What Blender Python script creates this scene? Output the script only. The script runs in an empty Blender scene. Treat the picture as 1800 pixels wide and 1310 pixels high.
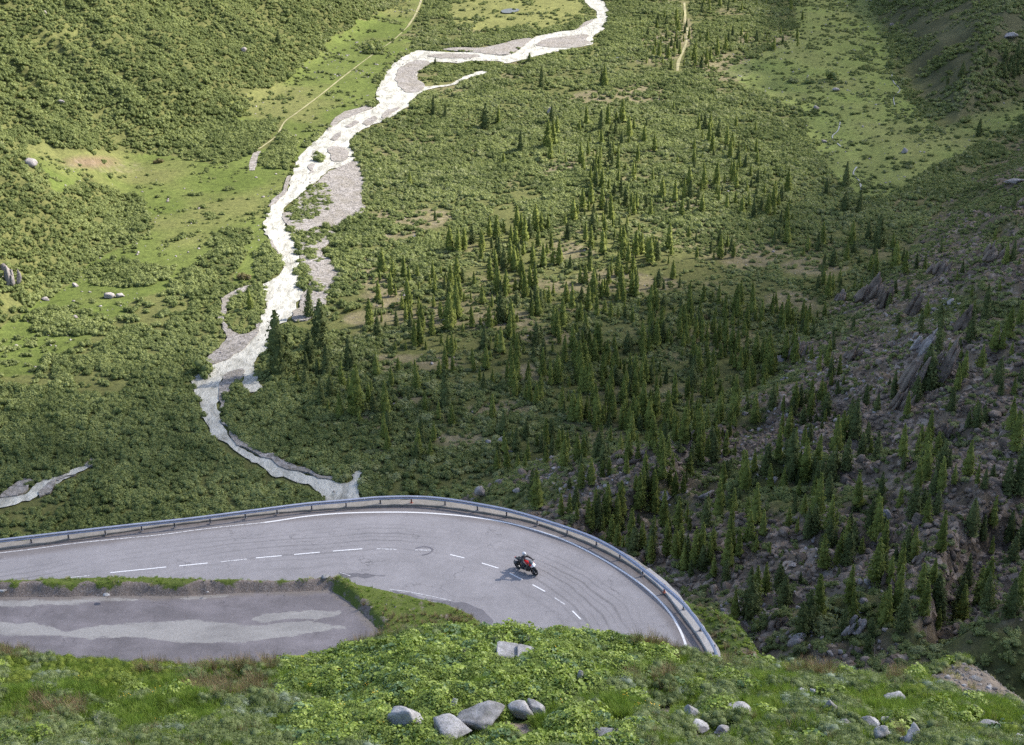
import bpy, bmesh, math, random
import numpy as np
from mathutils import Vector, Matrix, geometry

sc = bpy.context.scene
COL = sc.collection
rnd = random.Random(7)
RNG = np.random.default_rng(11)
PI = math.pi

# ------------------------------------------------------------------ camera
CAMZ = 56.6
PITCH = math.radians(24.0)
FPX = 2500.0                      # focal length in photo pixels (1800 wide)
CP, SP = math.cos(PITCH), math.sin(PITCH)
cd = bpy.data.cameras.new("camera"); cd.sensor_width = 36; cd.lens = 50
cd.clip_start = 0.5; cd.clip_end = 12000
cam = bpy.data.objects.new("camera", cd); COL.objects.link(cam)
cam.location = (0, 0, CAMZ); cam.rotation_euler = (PI/2 - PITCH, 0, 0)
sc.camera = cam

# ------------------------------------------------------------------ light
SUN = Vector((0.80, 0.34, 0.72)).normalized()        # towards the sun
ELEV = math.asin(SUN.z); AZ = math.atan2(SUN.x, SUN.y)
w = bpy.data.worlds.new("World"); sc.world = w; w.use_nodes = True
nt = w.node_tree; bg = nt.nodes["Background"]
sky = nt.nodes.new("ShaderNodeTexSky"); sky.sky_type = 'NISHITA'; sky.sun_disc = False
sky.sun_elevation = ELEV; sky.sun_rotation = AZ; sky.altitude = 1200
sky.air_density = 0.9; sky.dust_density = 2.6; sky.ozone_density = 0.5
nt.links.new(sky.outputs[0], bg.inputs[0]); bg.inputs[1].default_value = 0.15
sd = bpy.data.lights.new("sun", 'SUN'); sd.energy = 4.6; sd.angle = math.radians(1.0); sd.color = (1.0, 0.95, 0.86)
so = bpy.data.objects.new("sun", sd); COL.objects.link(so)
so.rotation_euler = SUN.to_track_quat('Z', 'Y').to_euler(); so.location = (60, 40, 200)
sc.view_settings.view_transform = 'Standard'; sc.view_settings.look = 'None'
sc.view_settings.exposure = 1.4; sc.view_settings.gamma = 1; sc.view_settings.use_curve_mapping = False
sc.cycles.max_bounces = 4; sc.cycles.diffuse_bounces = 2; sc.cycles.glossy_bounces = 2
sc.cycles.transmission_bounces = 2; sc.cycles.transparent_max_bounces = 8
sc.cycles.use_denoising = False
sc.cycles.caustics_reflective = False; sc.cycles.caustics_refractive = False

# ------------------------------------------------------------------ projection helpers (photo pixels 1800x1310)
def rays(px, py):
    px = np.asarray(px, float); py = np.asarray(py, float)
    yc = (655 - py) / FPX
    return (px - 900) / FPX, CP + yc*SP, SP - yc*CP      # X, F, D per unit depth
def on_plane(px, py, z):
    X, F, D = rays(px, py); t = (CAMZ - z) / D
    return t*X, t*F, t
def project(x, y, z):
    dz = CAMZ - z
    t = y*CP + dz*SP
    t = np.where(t < 1, 1, t)
    yc = (y*SP - dz*CP) / t
    return 900 + FPX*x/t, 655 - FPX*yc, t
def P2(lst, z):                                          # px polyline -> plan polyline
    a = np.array(lst, float); x, y, t = on_plane(a[:, 0], a[:, 1], z)
    return np.stack([x, y], 1)

# ------------------------------------------------------------------ numeric helpers
def _hash(ix, iy, seed):
    n = (ix.astype(np.int64)*374761393 + iy.astype(np.int64)*668265263 + seed*974711) & 0xffffffff
    n = ((n ^ (n >> 13)) * 1274126177) & 0xffffffff
    return ((n ^ (n >> 16)) & 0xffff) / 65535.0
def vnoise(x, y, seed=0):
    x0 = np.floor(x); y0 = np.floor(y); fx = x-x0; fy = y-y0
    fx = fx*fx*(3-2*fx); fy = fy*fy*(3-2*fy)
    a = _hash(x0, y0, seed); b = _hash(x0+1, y0, seed); c = _hash(x0, y0+1, seed); d = _hash(x0+1, y0+1, seed)
    return (a*(1-fx)+b*fx)*(1-fy) + (c*(1-fx)+d*fx)*fy
def fbm(x, y, scale, octv=4, seed=0, ridge=False):
    v = 0; amp = 0.5; tot = 0; f = 1.0/scale
    for i in range(octv):
        n = vnoise(x*f+17.3*i, y*f-9.1*i, seed+i)
        if ridge: n = 1-np.abs(2*n-1)
        v = v + n*amp; tot += amp; amp *= 0.5; f *= 2.03
    return v/tot                                          # 0..1
def sstep(a, b, x):
    t = np.clip((x-a)/(b-a), 0, 1); return t*t*(3-2*t)
def smax(a, b, k):
    h = np.clip(0.5+0.5*(a-b)/k, 0, 1); return b*(1-h)+a*h + k*h*(1-h)
def sdist(x, y, pl, closed=False):
    """distance to a plan polyline and the side (positive = right of its direction)"""
    best = np.full(np.shape(x), 1e18); side = np.zeros(np.shape(x))
    n = len(pl); m = n if closed else n-1
    for i in range(m):
        ax, ay = pl[i]; bx, by = pl[(i+1) % n]
        dx, dy = bx-ax, by-ay; L2 = dx*dx+dy*dy+1e-12
        t = np.clip(((x-ax)*dx+(y-ay)*dy)/L2, 0, 1)
        ex = x-ax-t*dx; ey = y-ay-t*dy; d = ex*ex+ey*ey
        s = ex*dy-ey*dx
        c = np.abs(s)/np.sqrt(L2)                         # tie break at corners
        d2 = d - 1e-6*c
        k = d2 < best
        best = np.where(k, d2, best); side = np.where(k, np.sign(s), side)
    return np.sqrt(np.maximum(best, 0)), side
def inpoly(px, py, poly):
    r = np.zeros(np.shape(px), bool); n = len(poly); j = n-1
    for i in range(n):
        xi, yi = poly[i]; xj, yj = poly[j]
        if yi != yj:
            r ^= ((yi > py) != (yj > py)) & (px < (xj-xi)*(py-yi)/(yj-yi)+xi)
        j = i
    return r
def smooth_line(pts, n=6, closed=False):
    """Catmull-Rom through points"""
    p = np.array(pts, float); out = []
    N = len(p); m = N if closed else N-1
    for i in range(m):
        if closed: a, b, c, d = p[(i-1) % N], p[i], p[(i+1) % N], p[(i+2) % N]
        else: a, b, c, d = p[max(i-1, 0)], p[i], p[i+1], p[min(i+2, N-1)]
        for k in range(n):
            t = k/n
            out.append(0.5*((2*b)+(-a+c)*t+(2*a-5*b+4*c-d)*t*t+(-a+3*b-3*c+d)*t**3))
    if not closed: out.append(p[-1])
    return np.array(out)

# ------------------------------------------------------------------ traced layout (photo pixels)
RIV = [(1026,-25),(1026,0),(1047,20),(1048,30),(1037,40),(1013,52),(976,57),(936,67),(916,84),(896,96),(869,97),(835,92),(788,92),(734,89),
 (711,99),(691,113),(674,134),(662,161),(665,181),(654,191),(627,200),(600,212),(571,232),(537,262),(521,285),(511,312),(504,336),(477,363),
 (465,390),(464,403),(474,423),(485,440),(494,470),(484,490),(462,502),(463,521),(470,534),(460,554),(450,588),(423,615),(386,635),(364,641),
 (346,655),(339,672),(349,699),(351,725),(368,752),(383,773),(416,796),(453,816),(477,836),(524,846),(554,863),(568,880),(580,930),
 (628,930),(632,875),(638,858),(636,840),(643,826),(650,817),(642,820),(628,828),(618,840),(606,850),
 (588,846),(554,836),(504,820),(470,806),(430,789),(410,773),(393,746),(385,722),(384,705),(386,680),(395,660),(415,650),(427,656),(428,672),(431,684),(433,695),
 (445,690),(464,678),(457,672),(448,648),(450,631),(464,618),(480,584),(504,561),(521,537),(534,511),(526,500),(527,460),(526,440),(521,423),(504,396),(497,373),
 (534,336),(551,322),(566,310),(585,296),(628,292),(624,275),(617,256),(617,245),(637,228),(667,215),(701,198),(721,183),(727,172),(748,158),(770,154),(795,150),(819,140),
 (848,130),(866,128),(845,125),(815,135),(793,147),(748,152),(735,140),(738,122),(753,114),(761,109),(781,109),(808,111),(828,107),(869,107),(892,111),(922,104),(949,97),(986,89),(1020,82),(1042,77),
 (1043,64),(1062,50),(1070,30),(1065,10),(1055,-5),(1050,-25)]
BARS = [
 [(617,286),(628,291),(640,310),(644,318),(640,330),(636,345),(639,370),(620,385),(600,392),(594,402),(585,402),(580,398),(560,400),(548,404),(530,412),(522,420),(512,402),(500,392),(496,378),(510,370),(530,345),(552,325),(562,315),(580,302)],
 [(526,420),(545,408),(570,404),(590,410),(580,425),(560,440),(575,455),(597,478),(596,492),(580,512),(568,532),(558,552),(540,560),(520,565),(512,556),(524,540),(536,512),(545,495),(530,470),(529,445)],
 [(437,503),(405,514),(390,527),(388,551),(385,563),(393,575),(400,597),(381,614),(364,630),(362,641),(386,637),(423,617),(450,590),(460,565),(452,573),(440,585),(422,588),(405,580),(395,566),(398,553),(400,535),(415,520),(450,508)],
 [(386,712),(384,690),(388,672),(400,658),(420,648),(427,655),(424,668),(410,680),(398,700),(390,722)],
 [(697,130),(705,118),(725,108),(745,107),(753,112),(735,125),(733,140),(746,148),(742,160),(720,163),(706,157),(698,145)],
 [(948,74),(965,68),(1000,64),(1033,61),(1030,70),(1040,76),(1015,82),(985,84),(955,82),(944,80)],
 [(752,98),(780,95),(825,96),(842,98),(830,102),(790,103),(765,102)],
 [(638,216),(650,206),(660,204),(660,214),(645,222)],[(580,244),(595,233),(600,236),(592,244),(583,248)],[(669,205),(680,194),(702,190),(690,200),(675,208)],
 [(577,262),(590,257),(606,262),(612,275),(605,283),(585,282)],[(543,291),(553,290),(550,302),(545,304)],[(611,222),(625,213),(630,216),(618,224)],
 [(410,775),(398,752),(390,740),(396,738),(408,760),(430,780),(455,793),(480,800),(505,811),(530,822),(560,834),(590,842),(585,847),(554,836),(504,822),(470,807),(430,790)],
 [(835,92),(869,97),(896,95),(915,84),(935,68),(900,72),(850,84),(800,84),(780,88)],
 [(1013,52),(1037,40),(1044,34),(1020,44)],[(472,420),(480,425),(492,450),(484,440)],
 [(600,200),(627,192),(650,186),(654,191),(627,201),(600,213),(575,229)],
 [(478,362),(504,335),(510,312),(505,312),(498,334),(474,358)],
]
ISLES = [  # bushy islands standing on the gravel
 [(507,388),(505,375),(520,352),(545,330),(572,322),(585,335),(578,345),(586,352),(580,370),(565,375),(556,385),(530,395),(515,397)],
 [(527,428),(530,410),(560,401),(580,408),(583,425),(565,432),(540,436)],
 [(531,440),(545,436),(570,464),(560,466),(536,452)],
 [(522,475),(528,465),(545,480),(540,500),(524,504)],[(540,505),(560,490),(570,492),(566,512),(545,520)],
 [(552,272),(560,270),(568,278),(565,287),(555,285)],
 [(400,525),(440,508),(462,510),(470,530),(455,552),(448,578),(422,586),(404,570),(398,556),(408,540)],
]
SRIV = [(-60,885),(0,872),(30,872),(50,862),(75,845),(110,832),(150,817),(166,818),(150,824),(120,838),(85,862),(60,876),(35,884),(0,892),(-60,910)]
SBARS = [[(0,874),(20,852),(40,842),(62,845),(50,856),(44,866),(20,872)],[(80,858),(96,846),(130,834),(104,846),(95,860),(80,874),(66,876)],
         [(148,818),(160,806),(172,808),(170,818)],[(250,802),(262,796),(280,790),(284,788),(270,796),(258,806)]]
# road lines
CURB = [(-260,992),(-120,980),(0,967),(50,961),(111,952),(168,944),(235,934),(302,925),(370,917),(437,909),(504,902),(560,898),(600,895),(667,891),(734,890),(785,894),(842,902),(902,912),(936,920),(969,931),(1003,944),(1037,958),(1070,974),(1104,993),(1137,1016),(1171,1047),(1200,1085),(1219,1110),(1236,1136),(1246,1158),(1252,1190),(1248,1230)]
LINE = [(-260,1000),(0,972),(67,964),(134,955),(202,948),(285,940),(336,933),(403,925),(470,918),(537,908),(600,902.5),(680,900.5),(750,902),(830,909),(900,921),(960,938),(1000,953),(1050,978),(1100,1008),(1140,1038),(1170,1068),(1190,1097),(1205,1132),(1212,1165),(1212,1200)]
RAIL = [(-260,976),(-120,962),(0,948),(111,935),(225,922),(336,910),(453,895),(540,884),(600,879),(667,873),(734,872),(785,876),(842,885),(902,897),(969,917),(1030,938),(1070,957),(1104,978),(1137,1003),(1171,1031),(1196,1053),(1218,1078),(1239,1107),(1254,1132),(1262,1153)]
DASH = [((120,1016),(158,1012)),((194,1007),(292,997)),((315,995),(365,990)),((388,988),(434,983)),((450,981),(495,977)),((517,975),(562,971)),((585,969),(637,965)),
 ((662,965),(698,966)),((730,967),(757,967.5)),((791,975),(816,981)),((847,990),(876,999)),((896,1008),(918,1019)),((936,1028),(958,1040)),((975,1051),(993,1063)),((1006,1074),(1021,1089))]
PARK = [(-300,1052),(0,1050),(100,1050),(230,1048),(330,1049),(420,1043),(540,1040),(580,1037),(600,1048),(640,1082),(666,1108),(650,1150),(600,1200),(300,1215),(-300,1210)]
INNER = [(-300,1024),(0,1022),(100,1019),(269,1017),(403,1021),(504,1022),(578,1015),(605,1016),(627,1028),(700,1043),(788,1064),(818,1078),(846,1092),(862,1115),(860,1150)]
Z_RAIL = 0.85; Z_PARK = -0.35
curb = P2(smooth_line(CURB, 6), 0.0); rail = P2(smooth_line(RAIL, 6), Z_RAIL)
inner = P2(INNER, 0.0); park = P2(PARK, Z_PARK)
ZV = -117.0
riv = P2(RIV, ZV); sriv = P2(SRIV, ZV)
hillL = P2([(760,-60),(740,0),(590,100),(440,215),(260,290),(215,420),(0,620),(-200,760),(-700,900)], ZV)
hillR = P2([(860,800),(1100,755),(1300,650),(1460,520),(1560,420),(1680,310),(1800,225),(1960,150)], ZV)
hillR = np.vstack([[(-150, 60), (-62, 250)], hillR])
hillT = P2([(1490,-90),(1500,-20),(1545,80),(1590,180),(1670,240),(1800,200),(1960,140)], ZV)
BROW = np.array([(-900,1120,60),(-300,1130,60),(0,1142,60),(100,1158,60),(300,1176,60),(470,1168,60),(560,1160,60),(640,1128,60),(720,1106,60),(850,1108,60),(1000,1112,60),(1120,1124,60),(1200,1146,60),
 (1260,1163,60),(1330,1160,60),(1450,1176,60),(1560,1190,61),(1640,1172,64),(1690,1152,66),(1740,1178,65),(1800,1218,63),(1900,1290,60),(2600,1500,60)], float)

def height(x, y):
    # valley floor
    z = ZV + 2.4*(fbm(x, y, 70, 3, 3)-0.5)
    dr, _ = sdist(x, y, riv[::3])
    ds, _ = sdist(x, y, sriv)
    dr = np.minimum(dr, ds)
    away = sstep(6, 70, dr)
    rough = 3.2*(fbm(x, y, 26, 4, 9)-0.5)*sstep(40, 140, x+0.25*(y-400)+60)
    z = ZV + (z-ZV+rough)*away - 0.35
    # hills
    dL, sL = sdist(x, y, hillL); dL = dL*sL
    dL = dL + 10*(fbm(x, y, 55, 3, 21)-0.5)*sstep(0, 30, dL)
    sp = np.where(dL > 0, dL, 0)
    z = z + 0.60*sp*sstep(0, 26, sp)
    gull = fbm((x*0.85-y*0.5)*0.28, x*0.5+y*0.85, 30, 3, 31, True)
    z = z + (gull-0.5)*17*sstep(6, 50, sp) + 4*(fbm(x, y, 12, 3, 35)-0.5)*sstep(5, 30, sp)
    dR, sR = sdist(x, y, hillR); dR = dR*sR
    dR = dR + 14*(fbm(x, y, 60, 3, 41)-0.5)
    sp = np.where(dR > 0, dR, 0)
    hR = 0.36*sp*sstep(0, 24, sp)
    u = x*0.82-y*0.57; v = x*0.57+y*0.82                    # u runs up the slope
    rid = fbm(u*0.45, v*1.3, 20, 4, 51, True)-0.55
    stepf = fbm(u, v*0.5, 46, 2, 57)
    cliff = 9*(sstep(0.44, 0.52, fbm(u*1.4, v*0.6, 42, 3, 61))-0.5)
    hR = hR + (rid*10 + cliff*0.8)*sstep(8, 70, sp) + 2.6*(fbm(x, y, 7, 4, 66, True)-0.6)*sstep(8, 50, sp)
    z = z + hR
    dT, sT = sdist(x, y, hillT); dT = -dT*sT
    sp = np.where(dT > 0, dT, 0)
    z = z + 0.5*sp*sstep(0, 30, sp) + 5*(fbm(x, y, 28, 4, 71, True)-0.5)*sstep(6, 40, sp)
    z = z + 0.30*np.maximum(y-1500, 0)
    # road plateau and embankment
    de, se = sdist(x, y, curb); de = -de*se                 # outside the bend = positive
    pxa = 900+FPX*0.86*x/np.maximum(y, 20)
    kn = sstep(8, 11, x)*sstep(88.0, 84.5, y); shoulder = np.where(x > 6, 0.95, 1.15) + 2.2*kn
    nz = 0.35*(fbm(x, y, 3.0, 3, 81)-0.5)
    out = np.where(de > shoulder, de-shoulder, 0)
    zn = -0.25 - (0.86+0.75*sstep(1000, 1150, pxa))*out*sstep(-0.6, 1.0, out) + nz*sstep(0.5, 2.5, de)*1.0 + 0.3*sstep(1.2, 2.2, de)*kn
    zn = np.where(de < 0.2, -0.62, zn)
    # foreground hillside
    ys = np.maximum(y, 12)
    pa = 900+FPX*0.83*x/ys
    pb = np.interp(pa, BROW[:, 0], BROW[:, 1]); tb = np.interp(pa, BROW[:, 0], BROW[:, 2])
    X, F, D = rays(pa, pb); yb = tb*F; zb = CAMZ-tb*D
    zbot = 27.6; ybot = 36.3
    sl = (zbot-zb)/(yb-ybot)
    zf = zb + sl*(yb-y)
    zf = np.where(y < 34, zb+sl*(yb-34) + (34-y)*(54.9-(zb+sl*(yb-34)))/34.0, zf)
    ex = y-yb
    zf = np.where(ex > -1.2, zb+sl*1.2 - sl*(ex+1.2) - np.where(ex > -1.2, (ex+1.2)**2*0.16, 0), zf)
    zf = np.where(ex > 1.6, zb+sl*1.2-sl*2.8-2.8**2*0.16 - 1.15*(ex-1.6), zf)
    zf = zf + 0.85*(fbm(x, y, 1.9, 2, 93)-0.5)*sstep(0, 2, -ex) + 0.9*(fbm(x, y, 5.5, 3, 91)-0.5)*sstep(0.0, 3.0, -ex) + 0.28*(fbm(x, y, 1.3, 2, 95)-0.5)
    bowl = np.exp(-((x-20.5)**2/16+(y-49.5)**2/10.0)); zf = zf - 0.25*bowl
    # right of the bend the foreground shoulder falls straight into the gorge
    zn = np.maximum(zn, zf)
    return smax(z, zn, 1.5)

# ------------------------------------------------------------------ terrain grid
ROWS = np.concatenate([np.arange(-30, 30, 1.2), np.arange(30, 62, 0.17), np.arange(62, 122, 0.42),
    122*np.exp(np.arange(0, 715)*0.0035), 1500*np.exp(np.arange(1, 28)*0.055)])
NC = 861
U = np.linspace(-1, 1, NC)
def halfw(y): return 26+0.62*np.maximum(y, 0)
GY = np.repeat(ROWS[:, None], NC, 1); GX = U[None, :]*halfw(ROWS)[:, None]
GZ = height(GX, GY)
def Hi(x, y):
    """height of the terrain mesh at x, y"""
    x = np.asarray(x, float); y = np.asarray(y, float)
    r = np.clip(np.searchsorted(ROWS, y)-1, 0, len(ROWS)-2)
    fy = np.clip((y-ROWS[r])/(ROWS[r+1]-ROWS[r]), 0, 1)
    c = (x/halfw(y)+1)*0.5*(NC-1); c0 = np.clip(np.floor(c).astype(int), 0, NC-2); fx = np.clip(c-c0, 0, 1)
    return (GZ[r, c0]*(1-fx)+GZ[r, c0+1]*fx)*(1-fy)+(GZ[r+1, c0]*(1-fx)+GZ[r+1, c0+1]*fx)*fy
def hit(px, py, t0=26.0, steps=700):
    """terrain point seen at a photo pixel"""
    px = np.atleast_1d(np.asarray(px, float)); py = np.atleast_1d(np.asarray(py, float))
    X, F, D = rays(px, py)
    t = np.full(px.shape, t0); f = 1.0062; done = np.zeros(px.shape, bool); res = np.full(px.shape, np.nan)
    prev = t.copy()
    for i in range(steps):
        below = (CAMZ-t*D) < Hi(t*X, t*F)
        new = below & ~done
        if new.any():
            lo = prev[new].copy(); hi = t[new].copy(); Xn, Fn, Dn = X[new], F[new], D[new]
            for k in range(12):
                mid = (lo+hi)/2; b = (CAMZ-mid*Dn) < Hi(mid*Xn, mid*Fn)
                hi = np.where(b, mid, hi); lo = np.where(b, lo, mid)
            res[new] = hi
        done |= new
        if done.all(): break
        prev = t.copy(); t = t*f
    res = np.where(np.isnan(res), 1500, res)
    return res*X, res*F, CAMZ-res*D, res
def visible(x, y, z, lift=2.0):
    """is the point (lifted) seen from the camera over the terrain?"""
    ok = np.ones(np.shape(x), bool); zt = z+lift
    for s in np.concatenate([np.linspace(0.04, 0.6, 60), np.linspace(0.61, 0.985, 45)]):
        ok &= (CAMZ+(zt-CAMZ)*s) > Hi(x*s, y*s)
    return ok

# ------------------------------------------------------------------ object helpers
def link(o, parent=None):
    COL.objects.link(o)
    if parent is not None: o.parent = parent
    return o
def tag(o, label=None, cat=None, group=None, kind=None):
    if label: o['label'] = label
    if cat: o['category'] = cat
    if group: o['group'] = group
    if kind: o['kind'] = kind
    return o
def mesh_obj(name, V, Fc, m=None, parent=None, smooth=False, do_link=True):
    me = bpy.data.meshes.new(name); me.from_pydata([tuple(v) for v in V], [], [tuple(f) for f in Fc]); me.update()
    if m is not None: me.materials.append(m)
    if smooth: me.shade_smooth()
    o = bpy.data.objects.new(name, me)
    if do_link: link(o, parent)
    return o
def quads_np(name, V, Q, m=None, smooth=False, do_link=True, parent=None, tris=False):
    V = np.asarray(V, np.float32); Q = np.asarray(Q, np.int32); k = 3 if tris else 4
    me = bpy.data.meshes.new(name); me.vertices.add(len(V)); me.vertices.foreach_set("co", V.ravel())
    me.loops.add(len(Q)*k); me.loops.foreach_set("vertex_index", Q.ravel())
    me.polygons.add(len(Q)); me.polygons.foreach_set("loop_start", np.arange(len(Q), dtype=np.int32)*k)
    if smooth: me.polygons.foreach_set("use_smooth", np.ones(len(Q), bool))
    me.update(calc_edges=True); me.validate()
    if m is not None: me.materials.append(m)
    o = bpy.data.objects.new(name, me)
    if do_link: link(o, parent)
    return o
def empty(name, loc, rot=(0, 0, 0), scale=(1, 1, 1)):
    o = bpy.data.objects.new(name, None); o.empty_display_size = 0.3
    o.location = loc; o.rotation_euler = rot; o.scale = scale; COL.objects.link(o); return o

# ------------------------------------------------------------------ materials
def new_mat(name):
    m = bpy.data.materials.new(name); m.use_nodes = True
    t = m.node_tree; b = t.nodes["Principled BSDF"]; return m, t, b
def N(t, kind, **kw):
    n = t.nodes.new(kind)
    for k, v in kw.items():
        if k.startswith('i_'): n.inputs[k[2:].replace('_', ' ')].default_value = v
        else: setattr(n, k, v)
    return n
def noise(t, scale, detail=5, rough=0.6, vec=None, dist=0.0):
    n = N(t, "ShaderNodeTexNoise"); n.inputs["Scale"].default_value = scale; n.inputs["Detail"].default_value = detail
    n.inputs["Roughness"].default_value = rough; n.inputs["Distortion"].default_value = dist
    if vec is not None: t.links.new(vec, n.inputs["Vector"])
    return n.outputs["Fac"]
def ramp(t, fac, stops, interp='LINEAR'):
    r = N(t, "ShaderNodeValToRGB"); r.color_ramp.interpolation = interp
    e = r.color_ramp.elements
    e[0].position = stops[0][0]; e[0].color = (*stops[0][1], 1)
    e[1].position = stops[-1][0]; e[1].color = (*stops[-1][1], 1)
    for p, c in stops[1:-1]:
        q = e.new(p); q.color = (*c, 1)
    t.links.new(fac, r.inputs[0]); return r.outputs[0]
def mixc(t, fac, a, b, mode='MIX'):
    m = N(t, "ShaderNodeMix", data_type='RGBA', blend_type=mode)
    for s, v in ((0, fac), (6, a), (7, b)):
        if hasattr(v, 'is_output'): t.links.new(v, m.inputs[s])
        elif s == 0: m.inputs[0].default_value = v
        else: m.inputs[s].default_value = (*v, 1)
    return m.outputs[2]
def mth(t, op, a, b=None, clamp=False):
    m = N(t, "ShaderNodeMath", operation=op); m.use_clamp = clamp
    for i, v in enumerate((a, b)):
        if v is None: continue
        if hasattr(v, 'is_output'): t.links.new(v, m.inputs[i])
        else: m.inputs[i].default_value = v
    return m.outputs[0]
def bump(t, b, h, strength=0.5, dist=0.05):
    n = N(t, "ShaderNodeBump"); n.inputs["Strength"].default_value = strength; n.inputs["Distance"].default_value = dist
    t.links.new(h, n.inputs["Height"]); t.links.new(n.outputs[0], b.inputs["Normal"])
def geo_pos(t): return N(t, "ShaderNodeNewGeometry").outputs["Position"]
def obj_co(t): return N(t, "ShaderNodeTexCoord").outputs["Object"]
def gv(c, k): return tuple(v*k for v in c)

def foliage_mat(name, cols, patch=0.02, rough=0.75, trans=0.28, spec=0.15, rw=0.45):
    """leaf material: colours drawn per plant and by broad patches of the stand"""
    m, t, b = new_mat(name)
    if patch >= 0.4: cols = [gv(cc, 1.22) for cc in cols]
    rn = N(t, "ShaderNodeObjectInfo").outputs["Random"]
    pn = noise(t, patch, 3, 0.55, geo_pos(t))
    f = mth(t, 'ADD', mth(t, 'MULTIPLY', rn, rw), mth(t, 'MULTIPLY', mth(t, 'SUBTRACT', pn, 0.28), 1.15))
    n = len(cols)
    c = ramp(t, f, [(i/(n-1), cc) for i, cc in enumerate(cols)])
    fine = noise(t, 2.5, 2, 0.5, geo_pos(t))
    c = mixc(t, mth(t, 'MULTIPLY', fine, 0.35), c, gv(cols[-1], 1.25)); c = mixc(t, 1.0, c, ramp(t, noise(t, patch*6, 2, 0.5, geo_pos(t)), [(0.32, (0.62, 0.66, 0.6)), (0.62, (1.15, 1.12, 1.1))]), "MULTIPLY")
    t.links.new(c, b.inputs["Base Color"]); b.inputs["Roughness"].default_value = rough
    b.inputs["Specular IOR Level"].default_value = spec
    tr = N(t, "ShaderNodeBsdfTranslucent"); t.links.new(mixc(t, 1.0, c, (1.1, 1.15, 0.6), 'MULTIPLY'), tr.inputs[0])
    mx = N(t, "ShaderNodeMixShader"); mx.inputs[0].default_value = trans
    t.links.new(b.outputs[0], mx.inputs[1]); t.links.new(tr.outputs[0], mx.inputs[2])
    t.links.new(mx.outputs[0], t.nodes["Material Output"].inputs[0])
    return m
def rock_mat(name, cols, scale=1.0, lichen=None, pos=True, rough=0.9, bumpd=0.05):
    m, t, b = new_mat(name)
    v = geo_pos(t) if pos else obj_co(t)
    a = mth(t, 'ADD', noise(t, 1.1*scale, 6, 0.65, v), mth(t, 'MULTIPLY', mth(t, 'SUBTRACT', N(t, 'ShaderNodeObjectInfo').outputs['Random'], 0.5), 0.28)); f = noise(t, 14*scale, 4, 0.7, v)
    c = ramp(t, a, [(0.3, cols[0]), (0.5, cols[1]), (0.7, cols[2])])
    c = mixc(t, mth(t, 'MULTIPLY', ramp(t, f, [(0.42, (0, 0, 0)), (0.58, (1, 1, 1))]), 0.6), c, gv(cols[0], 0.5))
    if lichen:
        l = noise(t, 4.5*scale, 4, 0.6, v)
        c = mixc(t, ramp(t, l, [(0.58, (0, 0, 0)), (0.66, (0.7, 0.7, 0.7))]), c, lichen)
    t.links.new(c, b.inputs["Base Color"]); b.inputs["Roughness"].default_value = rough; b.inputs["Specular IOR Level"].default_value = 0.2
    vo = N(t, "ShaderNodeTexVoronoi", feature='DISTANCE_TO_EDGE'); vo.inputs["Scale"].default_value = 1.6*scale; t.links.new(v, vo.inputs["Vector"])
    h = mth(t, 'ADD', mth(t, 'MULTIPLY', f, 0.6), mth(t, 'MINIMUM', vo.outputs[0], 0.12))
    bump(t, b, h, 0.8, bumpd)
    return m
def plain_mat(name, col, rough=0.5, metal=0.0, spec=0.5, vary=0.12, scale=6.0):
    m, t, b = new_mat(name)
    n = noise(t, scale, 4, 0.6, obj_co(t))
    c = ramp(t, n, [(0.3, gv(col, 1-vary)), (0.7, gv(col, 1+vary))])
    t.links.new(c, b.inputs["Base Color"]); b.inputs["Roughness"].default_value = rough
    b.inputs["Metallic"].default_value = metal; b.inputs["Specular IOR Level"].default_value = spec
    return m

# ------------------------------------------------------------------ masks in layout space
MEAD1 = [(745,-40),(745,-5),(650,30),(575,75),(545,105),(480,150),(425,165),(370,195),(440,215),(500,212),(480,250),(440,270),(380,292),(300,268),(130,262),(150,300),(200,330),(245,350),(255,400),(230,425),(150,470),(130,500),(60,540),(0,575),(-40,600),(-40,660),(60,650),(150,600),(200,560),(260,525),(330,480),(380,430),(385,400),(440,395),(440,450),(400,500),(440,498),(462,480),(470,440),(463,400),(470,375),(505,330),(515,290),(540,255),(600,205),(660,180),(665,140),(700,95),(735,85),(712,60),(728,30),(760,-5),(760,-40)]
MEAD1B = [(55,235),(100,258),(130,262),(150,300),(130,330),(100,335),(62,290)]
MEAD2 = [(800,-40),(800,0),(790,25),(800,45),(860,52),(930,50),(1000,42),(1030,25),(1020,0),(1020,-40)]
MEAD3 = [(1400,-30),(1520,-30),(1540,20),(1560,80),(1590,170),(1650,235),(1800,160),(1800,210),(1680,280),(1600,320),(1540,350),(1480,330),(1440,270),(1400,190),(1300,150),(1270,125),(1350,90),(1400,60)]
CLUMPS = [[(380,262),(440,250),(500,228),(525,250),(505,300),(470,296),(440,272),(395,290)],[(365,190),(400,170),(440,180),(436,204),(380,206)],
 [(385,408),(405,400),(425,408),(432,430),(420,455),(395,480),(350,510),(300,525),(310,495),(350,470),(372,440)],[(448,442),(478,437),(492,470),(466,500),(450,490)],
 [(60,545),(130,540),(180,555),(170,585),(110,590),(60,580)],[(150,470),(200,455),(300,475),(300,495),(220,505),(160,500)],[(95,615),(140,600),(160,620),(150,650),(70,655)],
 [(560,0),(700,-20),(700,10),(650,28),(580,45)],[(640,80),(655,78),(672,84),(668,96),(645,96)],[(200,385),(260,370),(262,400),(230,420),(190,425)],
 [(480,120),(500,118),(512,130),(495,142),(480,138)]]
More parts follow.
